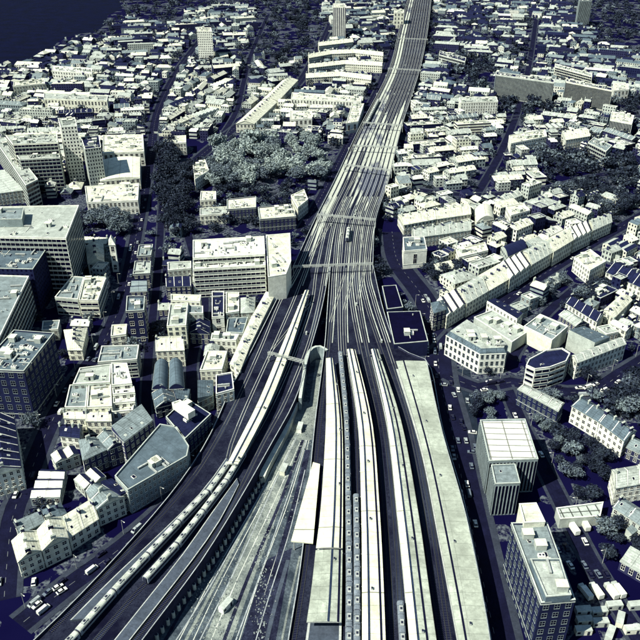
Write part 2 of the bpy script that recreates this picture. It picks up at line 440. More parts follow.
def fr(f):
    return [(l[0] + (r[0] - l[0]) * f, l[1] + (r[1] - l[1]) * f) for l, r in zip(Lpx[:6], Rpx[:6])]
TAILS = [
 [(298, 268), (280, 302), (260, 350), (236, 403), (214, 445), (185, 488), (120, 560), (50, 632)],
 [(306, 268), (293, 302), (272, 350), (247, 405), (231, 445), (222, 478), (192, 513), (150, 558), (113, 598), (76, 640), (45, 672)],
 [(317, 268), (312, 302), (296, 350), (272, 405), (250, 445), (230, 480), (204, 515), (174, 553), (135, 595), (96, 640), (66, 672)],
 [(325, 268), (319, 302), (308, 345), (286, 400), (262, 445), (239, 491), (207, 547), (152, 618), (110, 672)],
 [(334, 268), (332, 300), (328, 350), (320, 420), (314, 480), (306, 560), (294, 640), (290, 670)],
 [(340, 268), (339, 300), (340, 350), (346, 420), (348, 500), (349, 570), (349, 640), (349, 670)],
 [(345, 268), (344, 300), (345, 350), (354, 420), (356, 500), (357, 570), (357, 640), (357, 670)],
 [(350, 268), (351, 300), (360, 350), (376, 420), (384, 500), (389, 570), (392, 640), (394, 670)],
 [(356, 268), (358, 300), (367, 350), (383, 420), (393, 500), (398, 570), (402, 640), (404, 670)],
 [(361, 268), (365, 300), (381, 350), (405, 420), (421, 500), (431, 570), (441, 640), (446, 670)],
 [(367, 268), (373, 300), (389, 350), (411, 420), (428, 500), (439, 570), (449, 640), (454, 670)]]
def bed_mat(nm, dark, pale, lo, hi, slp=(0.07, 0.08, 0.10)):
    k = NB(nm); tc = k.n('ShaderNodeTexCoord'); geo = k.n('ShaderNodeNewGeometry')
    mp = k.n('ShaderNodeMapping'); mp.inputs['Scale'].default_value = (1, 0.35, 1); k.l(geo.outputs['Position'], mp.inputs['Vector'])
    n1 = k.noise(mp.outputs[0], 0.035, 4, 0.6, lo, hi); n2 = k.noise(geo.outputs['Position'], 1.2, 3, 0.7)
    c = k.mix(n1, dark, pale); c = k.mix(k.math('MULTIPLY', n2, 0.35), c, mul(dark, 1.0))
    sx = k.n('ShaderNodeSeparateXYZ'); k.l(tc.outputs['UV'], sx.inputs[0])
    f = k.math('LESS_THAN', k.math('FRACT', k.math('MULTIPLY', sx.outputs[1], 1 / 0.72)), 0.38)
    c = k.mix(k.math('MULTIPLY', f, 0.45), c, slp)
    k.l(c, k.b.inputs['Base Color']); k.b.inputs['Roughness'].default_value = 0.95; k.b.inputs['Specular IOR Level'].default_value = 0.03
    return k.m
beds = [bed_mat('track_bed_dark', (0.003, 0.0035, 0.018), (0.03, 0.04, 0.065), .50, .68), bed_mat('track_bed_mixed', (0.06, 0.07, 0.11), (0.60, 0.63, 0.50), .40, .48)]  # dark bed: old ballast, with station shade put into its colour

trough = surf('cable_trough', (0.58, 0.62, 0.53), 0.9, 0.5, 0.05, 1)
TRACKS = []
for i in range(11):
    f = 0.05 + 0.9 * i / 10
    line = spline(GL(fr(f) + TAILS[i], ZV), 7); TRACKS.append(line)
    t = MB(); kz = 0
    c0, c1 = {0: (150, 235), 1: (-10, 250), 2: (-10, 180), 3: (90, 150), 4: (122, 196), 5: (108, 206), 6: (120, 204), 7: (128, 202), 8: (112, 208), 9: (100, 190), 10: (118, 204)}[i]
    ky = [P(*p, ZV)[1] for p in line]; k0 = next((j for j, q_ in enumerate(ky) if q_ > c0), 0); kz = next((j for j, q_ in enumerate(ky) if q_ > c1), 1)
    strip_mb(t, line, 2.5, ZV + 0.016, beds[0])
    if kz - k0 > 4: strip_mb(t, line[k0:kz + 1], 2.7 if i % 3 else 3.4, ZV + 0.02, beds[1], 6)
    tr = t.build('railway_track'); tag(tr, kind='structure')
    for s in (-0.72, 0.72):
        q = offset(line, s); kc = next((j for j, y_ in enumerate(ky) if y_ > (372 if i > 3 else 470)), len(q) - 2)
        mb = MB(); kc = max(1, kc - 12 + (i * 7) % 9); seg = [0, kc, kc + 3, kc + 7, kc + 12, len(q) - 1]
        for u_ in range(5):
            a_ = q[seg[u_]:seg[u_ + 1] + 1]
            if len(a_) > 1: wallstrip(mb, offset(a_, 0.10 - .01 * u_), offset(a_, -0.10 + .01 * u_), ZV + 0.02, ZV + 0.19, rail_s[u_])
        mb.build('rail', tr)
    if i not in (5, 2):
        mb = MB(); lf = [p for p in line if 196 < P(*p, ZV)[1] < (350 if i > 3 else 290)]; q = offset(lf, 2.1); wallstrip(mb, offset(q, 0.3), offset(q, -0.3), ZV, ZV + 0.22, trough); tag(mb.build('cable_trough'), kind='structure')
# crossovers in the throat
for (i, j, y0, y1) in ((1, 3, 255, 215), (2, 0, 240, 205), (4, 6, 320, 275), (6, 8, 310, 262), (8, 10, 300, 255), (9, 7, 250, 212), (5, 3, 250, 200), (3, 5, 190, 150), (7, 9, 180, 140), (1, 2, 350, 300)):
    A, B = TRACKS[i], TRACKS[j]
    a = min(A, key=lambda p: abs(P(*p, ZV)[1] - y0)); b = min(B, key=lambda p: abs(P(*p, ZV)[1] - y1))
    q = spline([a, ((a[0] * .7 + b[0] * .3), (a[1] * .7 + b[1] * .3)), ((a[0] * .3 + b[0] * .7), (a[1] * .3 + b[1] * .7)), b], 7)
    mb = MB()
    for s in (-0.72, 0.72):
        r = offset(q, s); wallstrip(mb, offset(r, 0.07), offset(r, -0.07), ZV + 0.03, ZV + 0.2, rail_m)
    tag(mb.build('crossover_track'), kind='structure')

# gantries
def gantry(a, b, label, hgt=7.5, walk=False):
    A = G(*a, ZV + hgt); B = G(*b, ZV + hgt); L = dist(A, B); ang = math.atan2(B[1] - A[1], B[0] - A[0])
    t = root('signal_gantry', (A[0], A[1], ZV), ang); tag(t, label, 'gantry', 'gantries over the tracks')
    mb = MB()
    for z in (hgt - 1.1, hgt):
        for y in (-0.6, 0.6): mb.box(0, L, y - .13, y + .13, z, z + .25, steel, True)
    n = max(4, int(L / 2.2))
    for i in range(n):
        x = L * i / n; dx = L / n
        for y in (-.6, .6):
            M = Matrix.Translation((x, y, hgt - 1)) @ Matrix.Rotation(-math.atan2(1.0, dx) if i % 2 else math.atan2(-1.0, dx), 4, 'Y')
            mb.box(0, math.hypot(dx, 1), -.05, .05, -.05, .05, steel, True, M)
        mb.box(x, x + .12, -.6, .6, hgt + .1, hgt + .2, steel)
    mb.build('beam', t)
    for x in (0.3, L - 0.3):
        mb = MB()
        for y in (-.6, .6): mb.box(x - .14, x + .14, y - .14, y + .14, 0, hgt, steel)
        for z in np.arange(1, hgt - 1, 1.4): mb.box(x - .06, x + .06, -.6, .6, z, z + .12, steel, True)
        mb.build('post', t)
    for i in range(int(L / 8)):
        mb = MB(); x = 4 + i * 8; mb.box(x - .35, x + .35, -.95, -.7, hgt - 2.4, hgt - .4, dark_steel, True); mb.build('signal_head', t)
gantry((293, 266), (373, 263), 'long lattice signal gantry nearest the platform ends')
gantry((317, 214), (376, 219), 'lattice signal gantry second from the platform ends', 8)
gantry((344, 164), (392, 170), 'lattice signal gantry third from the platform ends')
gantry((353, 145), (398, 147), 'lattice signal gantry fourth from the platform ends')
gantry((363, 122), (403, 125), 'lattice signal gantry fifth from the platform ends')
gantry((388, 68), (421, 70), 'far signal gantry below the top bend of the railway')
gantry((398, 38), (428, 39), 'tiny signal gantry near the top of the railway')
gantry((268, 352), (304, 361), 'short signal gantry across the curved platform canopy', 6.5)

# ---------------------------------------------------------------- platforms, canopies, trains
plat_edge = surf('platform_edge', (0.5, 0.53, 0.48), 0.9, 0.3)
def platform(Lp, Rp):
    A, B = lerp_edges(Lp, Rp, ZV + 0.9)
    mb = MB(); wallstrip(mb, A, B, ZV, ZV + 0.9, plat)
    for E, O in ((A, B), (B, A)):
        inn = [(a[0] + (b[0] - a[0]) * .07, a[1] + (b[1] - a[1]) * .07) for a, b in zip(E, O)]
        for i in range(len(E) - 1): mb.face([(*E[i], ZV + .91), (*E[i + 1], ZV + .91), (*inn[i + 1], ZV + .91), (*inn[i], ZV + .91)], plat_edge)
    tag(mb.build('platform'), kind='structure')
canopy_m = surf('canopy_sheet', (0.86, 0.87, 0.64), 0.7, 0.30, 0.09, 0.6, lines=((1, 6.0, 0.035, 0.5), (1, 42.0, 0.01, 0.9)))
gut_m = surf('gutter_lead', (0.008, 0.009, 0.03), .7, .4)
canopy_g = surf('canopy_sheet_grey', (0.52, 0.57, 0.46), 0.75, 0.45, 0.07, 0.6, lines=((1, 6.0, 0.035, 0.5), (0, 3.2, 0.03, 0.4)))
rq0 = random.Random(6)
def canopy(Lp, Rp, label, mat, hz=5.0, ridge=True, fr2=0.5, mat2=None, seams=()):
    z = ZV + hz; A, B = lerp_edges(Lp, Rp, z, 12)
    t = root('platform_canopy', (*A[0], ZV)); tag(t, label, 'canopy', 'platform canopies of the station')
    o = A[0]; rel = lambda q: [(p[0] - o[0], p[1] - o[1]) for p in q]
    A, B = rel(A), rel(B); Mx = [(a[0] + (b[0] - a[0]) * fr2, a[1] + (b[1] - a[1]) * fr2) for a, b in zip(A, B)]
    mb = MB(); s = 0; zz = hz
    for i in range(len(A) - 1):
        d = dist(A[i], A[i + 1]); w = dist(A[i], Mx[i])
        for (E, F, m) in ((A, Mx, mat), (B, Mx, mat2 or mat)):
            mb.face([(*E[i], zz), (*E[i + 1], zz), (*F[i + 1], zz + .45), (*F[i], zz + .45)], m, [(0, s), (0, s + d), (w, s + d), (w, s)])
            mb.face([(*E[i], zz - .45), (*E[i + 1], zz - .45), (*E[i + 1], zz), (*E[i], zz)], steel)
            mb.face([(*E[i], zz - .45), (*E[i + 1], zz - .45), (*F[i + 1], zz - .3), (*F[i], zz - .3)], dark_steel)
        s += d
    for i in (0, -1):
        mb.face([(*A[i], zz - .45), (*A[i], zz), (*Mx[i], zz + .45), (*B[i], zz), (*B[i], zz - .45)], steel)
    mb.build('roof', t)
    for f in ((fr2,) if ridge else ()) + tuple(seams):
        q = [(a[0] + (b[0] - a[0]) * f, a[1] + (b[1] - a[1]) * f) for a, b in zip(A, B)]
        h = zz + .45 * (f / fr2 if f < fr2 else (1 - f) / (1 - fr2))
        gw = .16 if f > .95 else .38
        mb = MB(); wallstrip(mb, offset(q, gw), offset(q, -gw), h - .2, h + .12, coping if f > .95 else gut_m if f != fr2 else glass_blue); mb.build('gutter' if f != fr2 else 'rooflight', t)
    for x, y, a in along(Mx, 5, 16.0):
        mb = MB(); mb.cyl(0, 0, 0.9, hz - .4, .18, .18, steel, 6)
        mb.box(-.1, .1, -2.6, 2.6, hz - .75, hz - .5, steel); mb.build('column', t, (x, y, 0), a)
    for j, (x, y, a) in enumerate(along(offset(Mx, rq0.uniform(.5, 2.2)), rq0.uniform(5, 30), rq0.uniform(29, 47))):
        mb = MB(); mb.box(-.6, .6, -.4, .4, 0, .7, steel); mb.box(-.45, .45, -.3, .3, .7, .9, dark_steel); mb.build('roof_vent', t, (x, y, hz + .3), a)
    return t
PL = {
 'W': ([(326, 358), (326, 420), (321, 506), (311, 592), (303, 650)], [(334, 358), (342, 420), (343, 506), (342, 592), (341, 650)]),
 'B': ([(347, 349), (358, 420), (361, 500), (362, 570), (362, 650)], [(355, 349), (372, 420), (379, 500), (383, 570), (386, 650)]),
 'C': ([(371, 349), (387, 420), (397, 510), (404, 580), (410, 650)], [(378, 349), (401, 420), (418, 510), (428, 580), (438, 650)]),
 'D': ([(396, 361), (420, 440), (436, 520), (451, 600), (460, 650)], [(427, 361), (442, 430), (465, 510), (484, 600), (492, 650)])}
for kk, (a, b) in PL.items():
    sh = lambda q: [(x, y + 8) for x, y in q]
    platform(sh(a), sh(b))
canopy([(326, 358), (326, 420), (321, 506), (316, 548)], [(334, 358), (342, 420), (343, 506), (342.5, 548)], 'widest white flat platform roof, left of the narrow parked train', canopy_m, fr2=.62, seams=(.9,))
canopy([(315.6, 550), (311, 592), (306.5, 622)], [(342.5, 550), (342, 592), (341.5, 622)], 'green-grey near section of the widest platform roof', canopy_g, fr2=.62, seams=(.9,))
canopy(PL['B'][0], PL['B'][1], 'white twin-pitched platform roof in the middle of the station', canopy_m, fr2=.3, seams=(.82,))
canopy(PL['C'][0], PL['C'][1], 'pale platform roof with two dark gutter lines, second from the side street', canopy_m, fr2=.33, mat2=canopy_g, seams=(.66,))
canopy(PL['D'][0], PL['D'][1], 'broadest pale platform roof along the side street', canopy_g, ridge=False, fr2=.3, seams=(.24, .985))
canopy([(305, 290), (282, 345), (259, 400), (236, 446), (227, 464)], [(309, 290), (292, 345), (271, 400), (248, 446), (238, 464)],
       'narrow white canopy on the curved viaduct arm', canopy_m)
platform([(303, 300), (280, 352), (258, 405), (236, 450), (227, 470)], [(309, 300), (291, 352), (270, 405), (248, 450), (238, 470)])
platform([(226, 458), (203, 490), (160, 533), (112, 578), (70, 620)], [(222, 482), (196, 508), (162, 543), (128, 578), (88, 620)][:0] or [(233, 462), (214, 492), (178, 528), (136, 572), (92, 618)])
platform([(237, 478), (212, 512), (184, 552), (146, 600), (106, 650)], [(239, 484), (219, 522), (191, 562), (152, 612), (118, 655)])
# white triangular canopy in the cleared ground
tri = [(313, 462), (320, 464), (313, 543), (291, 541)]
tp = [G(x, y, 9) for x, y in tri]; o = tp[0]
t = root('site_canopy', (*o, 0)); tag(t, 'white wedge-shaped roof standing alone in the cleared site', 'canopy')
mb = MB(); q = [(p[0] - o[0], p[1] - o[1]) for p in tp][::-1]; mb.prism(q, 8.4, 9, canopy_m, canopy_m); mb.build('roof', t)
for x, y in q:
    mb = MB(); mb.cyl(0, 0, 0, 8.4, .25, .25, steel, 6); cx = sum(p[0] for p in q) / 4; cy = sum(p[1] for p in q) / 4
    mb.build('column', t, (x * .85 + cx * .15, y * .85 + cy * .15, 0))
occupy(tp)

train_roof = surf('train_roof', (0.62, 0.66, 0.56), 0.7, 0.35, 0.3, 2, lines=((0, 4.9, 0.05, 0.7),))
train_grey = surf('train_roof_grey', (0.22, 0.26, 0.29), 0.7, 0.45, 0.3, 2, lines=((0, 3.9, 0.07, 0.7),))
train_side = surf('train_side', (0.30, 0.34, 0.38), 0.4, 0.3, 0.3, 2)
def carriage_meshes(rm):
    out = []
    mb = MB(); L = 19.6 / 2; prof = [(1.38, 0.9), (1.42, 2.4), (1.3, 3.25), (1.0, 3.65), (0.5, 3.85), (-.5, 3.85), (-1.0, 3.65), (-1.3, 3.25), (-1.42, 2.4), (-1.38, .9)]
    for i, (a, b) in enumerate(zip(prof, prof[1:])):
        m = rm if 1 < i < 7 else train_side
        mb.face([(-L, a[0], a[1]), (L, a[0], a[1]), (L, b[0], b[1]), (-L, b[0], b[1])], m)
    for x in (-L, L): mb.face([(x, p[0], p[1]) for p in prof], train_side)
    mb.box(-7, -4, -1.1, 1.1, .2, .9, dark_steel, True); mb.box(4, 7, -1.1, 1.1, .2, .9, dark_steel, True); out.append(('body', mb.mesh('carriage_body')))
    mb = MB()
    for s in (-1, 1): mb.box(-8.6, 8.6, s * 1.40 if s > 0 else -1.45, 1.45 if s > 0 else -1.40, 2.0, 2.8, glass)
    out.append(('window_band', mb.mesh('window_band')))
    for x in (-6, 0, 6):
        mb = MB(); mb.box(x - 1.3, x + 1.3, -.7, .7, 3.8, 4.15, steel); mb.box(x - .5, x + .5, -.4, .4, 4.15, 4.25, dark_steel); out.append(('roof_unit', mb.mesh('roof_unit')))
    mb = MB(); mb.box(L, L + .45, -.8, .8, 1, 3.4, dark_steel, True); out.append(('gangway', mb.mesh('gangway')))
    return out
CM = {'w': carriage_meshes(train_roof), 'g': carriage_meshes(train_grey)}
def train(track, y0, n, label, kind, step=-20.2):
    line = TRACKS[track]; line = line if line[0][1] > line[-1][1] else line[::-1]
    st = min(range(len(line)), key=lambda i: abs(P(*line[i], ZV + 3)[1] - y0))
    pos = along(line[st:], 10, 20.2)[:n]
    t = root('train', (pos[0][0], pos[0][1], ZV + .2)); tag(t, label, 'train', 'trains in the station')
    for x, y, a in pos:
        nm, me = CM[kind][0]
        c = link('carriage', me, t, (x - pos[0][0], y - pos[0][1], 0), a)
        for nm, me in CM[kind][1:]: link(nm, me, c)
train(1, 466, 11, 'longest white-roofed train, following the curve at the lower left', 'w')
train(2, 448, 4, 'shorter white-roofed train beside the longest one on the curve', 'w')
train(5, 352, 14, 'slim grey train hard beside the widest white platform roof', 'g')
train(6, 492, 8, 'grey train halted between the narrow train and the twin-pitched roof', 'g')
train(6, 226, 1, 'single pale carriage alone among the tracks beyond the first gantry', 'w')
train(1, 100, 5, 'distant pale train on the left tracks near the top', 'w')
train(8, 600, 3, 'grey train nosing in between two platform roofs at the bottom', 'g')

# ---------------------------------------------------------------- cleared construction site between the viaduct arms
def site_mat(nm, a, b): return surf(nm, a, 0.95, 0.6, 0.12, 1.0, col2=b, bump=0.6)
s1 = site_mat('site_soil', (0.06, 0.085, 0.115), (0.16, 0.20, 0.22)); s2 = site_mat('site_gravel', (0.26, 0.31, 0.30), (0.46, 0.50, 0.42)); s3 = site_mat('site_dark', (0.015, 0.016, 0.045), (0.05, 0.06, 0.1))
ring = [(312, 356), (324, 356), (318, 420), (311, 480), (303, 560), (290, 640), (282, 690), (120, 690), (162, 622), (204, 566), (242, 505), (276, 445), (300, 398)]
sp = GL(ring); sheet('site_ground', sp, 0.03, s1); occupy(sp)
def spatch(px, z, m, nm='site_path'): sheet(nm, GL(px), z, m)
spatch([(300, 402), (312, 402), (306, 440), (290, 480), (268, 540), (246, 600), (228, 650), (200, 650), (238, 560), (262, 500), (284, 444)], 0.05, s2)
spatch([(318, 400), (324, 360), (316, 360), (310, 400), (306, 440), (312, 440)], 0.06, s2)
spatch([(266, 560), (292, 548), (276, 640), (262, 660), (238, 650)], 0.055, s3, 'site_pit')
spatch([(256, 470), (280, 452), (246, 520), (212, 570), (196, 580)], 0.052, s3, 'site_pit')
rub = surf('rubble', (0.28, 0.32, 0.31), 0.9, 0.5, 0.5, 3)
mb = MB(); rr = random.Random(5)
for _ in range(1500):
    x, y = rr.choice([(rr.uniform(262, 300), rr.uniform(400, 540)), (rr.uniform(190, 240), rr.uniform(540, 640)), (rr.gauss(300, 8), rr.uniform(380, 450)), (rr.gauss(262, 5), rr.uniform(480, 640))])
    p = G(x, y)
    if not inside(p, sp): continue
    s = rr.choice((.1, .13, .17, .25)); M = Matrix.Translation((*p, .1)) @ Matrix.Rotation(rr.uniform(0, 3), 4, 'Z') @ Matrix.Rotation(rr.uniform(0, .6), 4, 'X')
    mb.box(-s, s, -s * .6, s * rr.uniform(.5, 2.5), -.2, s * .8, rub, False, M)
tag(mb.build('rubble'), kind='stuff')
strips = [([(a_, 440), (a_ - 14 - j_ * 4, 500), (a_ - 40 - j_ * 8, 580), (a_ - 62 - j_ * 12, 660)], w_, m_) for j_, (a_, w_, m_) in enumerate(((309, .3, rail_m), (307, .3, rail_m), (303, 1.4, s3), (301, .3, rail_m), (294, .3, rail_m), (291, .3, rail_m), (288, 1.2, s3), (284, .3, coping)))] + [([(296, 420), (268, 480), (228, 560), (186, 640), (176, 660)], 1.2, s2), ([(300, 430), (276, 480), (240, 560), (200, 640), (190, 660)], .5, coping), ([(306, 440), (290, 490), (262, 570), (236, 640), (228, 665)], .5, coping),
 ([(308, 450), (296, 500), (274, 575), (250, 650)], 2.6, s3), ([(305, 470), (290, 530), (268, 600), (250, 660)], .4, coping), ([(300, 556), (290, 600), (278, 660)], .8, s2), ([(288, 560), (274, 610), (262, 660)], 1.6, plat), ([(288, 440), (252, 510), (214, 580), (170, 650)], .5, coping)]
for i_, (q, wd_, m_) in enumerate(strips):
    mb = MB(); strip_mb(mb, spline(GL(q), 6), wd_, .07 + .004 * i_, m_); tag(mb.build('site_path'), kind='structure')
# curved white hoarding bank at the head of the site
mb = MB(); q = spline(GL([(300, 398), (304, 372), (307, 356), (312, 348), (320, 346), (327, 350)], ZV + 1), 3)
wallstrip(mb, offset(q, .8), offset(q, -.8), 0, ZV + 1.0, W['grey'], W['pale']); tag(mb.build('retaining_wall'), 'curled grey retaining wall where the two viaduct arms part', 'wall')
mb = MB(); q = spline(GL([(296, 402), (284, 432), (268, 462), (262, 476)], 4), 4)
wallstrip(mb, offset(q, 1.4), offset(q, -1.4), 0, 4, W['pale'], W['cream']); tag(mb.build('retaining_wall'), 'pale low wall along the head of the cleared site', 'wall')
# row of posts / piles by the curve
post_mb = MB(); post_mb.cyl(0, 0, 0, 3.0, .75, .75, W['pale'], 10); post_mb.cyl(0, 0, 3.0, 3.2, .5, .5, dark_steel, 10); post_me = post_mb.mesh('pile')
q = spline(GL([(289, 426), (272, 462), (250, 503), (214, 562), (170, 622), (150, 650)]), 6)
pp = along(q, 0, 3.6)
for i, (x, y, a) in enumerate(pp):
    o = link('concrete_pile', post_me, None, (x, y, 0)); tag(o, 'round concrete pile in the even row along the curved viaduct wall', 'pile', 'piles along the curved wall')
# dark structures right of the throat

rq = random.Random(2); EQ = MB(); EQ.box(-.9, .9, -.45, .45, 0, 1.5, W['pale']); EQ.box(-.95, .95, -.5, .5, 1.5, 1.6, steel); eq_me = EQ.mesh('equipment_cabinet')
CABS = []
for i in range(26):
    ln = TRACKS[rq.choice((0, 3, 4, 7, 10, 2))]; p = rq.choice([q_ for q_ in along(offset(ln, 2.9 if i % 2 else -2.9), 3, 9) if 60 < P(q_[0], q_[1], ZV)[1] < 345] or [(0, 300, 0)])
    o = link('equipment_cabinet', eq_me, None, (p[0], p[1], ZV), p[2]); tag(o, None, 'cabinet', 'trackside equipment cabinets'); CABS.append((o, p[0], p[1]))

# ---------------------------------------------------------------- buildings
WIN = {}
def win_mesh(w, h, style):
    key = (round(w * 2) / 2 if style == 'ribbon' else round(w, 1), round(h, 1), style)
    if key in WIN: return WIN[key]
    w, h = key[0], key[1]; mb = MB(); fm = {'punch': W['white'], 'dark': W['grey'], 'ribbon': W['pale'], 'fin': W['grey']}[style]
    mb.face([(-w / 2, -.02, 0), (w / 2, -.02, 0), (w / 2, -.02, h), (-w / 2, -.02, h)], glass)
    b = .11
    if style == 'ribbon':
        n = max(1, int(w / 3))
        for i in range(1, n): x = -w / 2 + w * i / n; mb.box(x - .1, x + .1, -.12, 0, 0, h, fm)
        mb.box(-w / 2, w / 2, -.3, 0, -.22, 0, fm, True)
    elif style == 'fin':
        mb.box(-w / 2 - .22, -w / 2, -.3, 0, 0, h, fm)
    else:
        mb.box(-w / 2, w / 2, -.16, 0, -.14, 0, fm, True); mb.box(-w / 2, w / 2, -.06, 0, h - b, h, fm, True)
        mb.box(-w / 2, -w / 2 + b, -.06, 0, 0, h - b, fm); mb.box(w / 2 - b, w / 2, -.06, 0, 0, h - b, fm)
        mb.box(-.05, .05, -.05, 0, 0, h - b, fm); mb.box(-w / 2 + b, w / 2 - b, -.05, 0, h * .5 - .05, h * .5 + .05, fm)
    WIN[key] = mb.mesh('window'); return WIN[key]
def area(poly): return 0.5 * sum(a[0] * b[1] - b[0] * a[1] for a, b in zip(poly, poly[1:] + poly[:1]))
CHIM = {}
def chimney_mesh(n, m):
    if (n, m) not in CHIM:
        mb = MB(); mb.box(-.35 * n, .35 * n, -.38, .38, -1.5, 1.5, W[m]); mb.box(-.35 * n - .08, .35 * n + .08, -.46, .46, 1.5, 1.68, W['pale'])
        for i in range(n): mb.cyl(-.35 * n + .35 + .7 * i, 0, 1.68, 2.2, .16, .13, W['cream'], 6)
        CHIM[n, m] = mb.mesh('chimney')
    return CHIM[n, m]
UNIT = {}
def unit_mesh(kind):
    if kind not in UNIT:
        mb = MB()
        if kind == 'plant_unit': mb.box(-1.3, 1.3, -.9, .9, 0, 1.3, W['white']); mb.cyl(-.6, 0, 1.3, 1.45, .42, .42, dark_steel, 8); mb.cyl(.6, 0, 1.3, 1.45, .42, .42, dark_steel, 8)
        elif kind == 'rooflight': mb.box(-1.2, 1.2, -.8, .8, 0, .35, W['white']); mb.box(-1.0, 1.0, -.6, .6, .35, .45, glass)
        elif kind[:8] == 'skylight': mb.box(-.55, .55, -.7, .7, -.1, .1, W['white']); mb.box(-.45, .45, -.6, .6, .1, .13, glass if kind == 'skylight' else W['pale'])
        elif kind == 'pipe_run': mb.box(-4, 3, -.12, .12, .15, .4, W['white'], True); mb.box(2.8, 3.1, -3, .12, .15, .4, W['slate'], True)
        elif kind == 'duct': mb.box(-3.2, 3.2, -.4, .4, .4, 1.1, steel, True); mb.box(-3, -2.6, -.3, .3, 0, .4, dark_steel); mb.box(2.6, 3, -.3, .3, 0, .4, dark_steel)
        elif kind == 'stair_head': mb.box(-2, 2, -1.6, 1.6, 0, 2.7, W['pale']); mb.box(-2.15, 2.15, -1.75, 1.75, 2.7, 2.9, W['cream']); mb.box(-.5, .5, -1.64, -1.6, 0, 2.1, glass)
        elif kind == 'vent': mb.cyl(0, 0, 0, .9, .3, .3, steel, 8); mb.cyl(0, 0, .9, 1.15, .5, .15, steel, 8)
        elif kind == 'dormer':
            mb.box(-.8, .8, -1.6, 0, -.4, 1.3, W['white']); mb.face([(-.6, -1.63, 0), (.6, -1.63, 0), (.6, -1.63, 1.1), (-.6, -1.63, 1.1)], glass)
            mb.box(-.95, .95, -1.75, .3, 1.3, 1.45, W['slate'], True)
        UNIT[kind] = mb.mesh(kind)
    return UNIT[kind]
rb = random.Random(3)
LOOK = {'white': 'white', 'cream': 'cream', 'pale': 'pale', 'grey': 'grey', 'teal': 'teal-grey', 'slate': 'dark', 'navy': 'dark', 'brick': 'dark'}

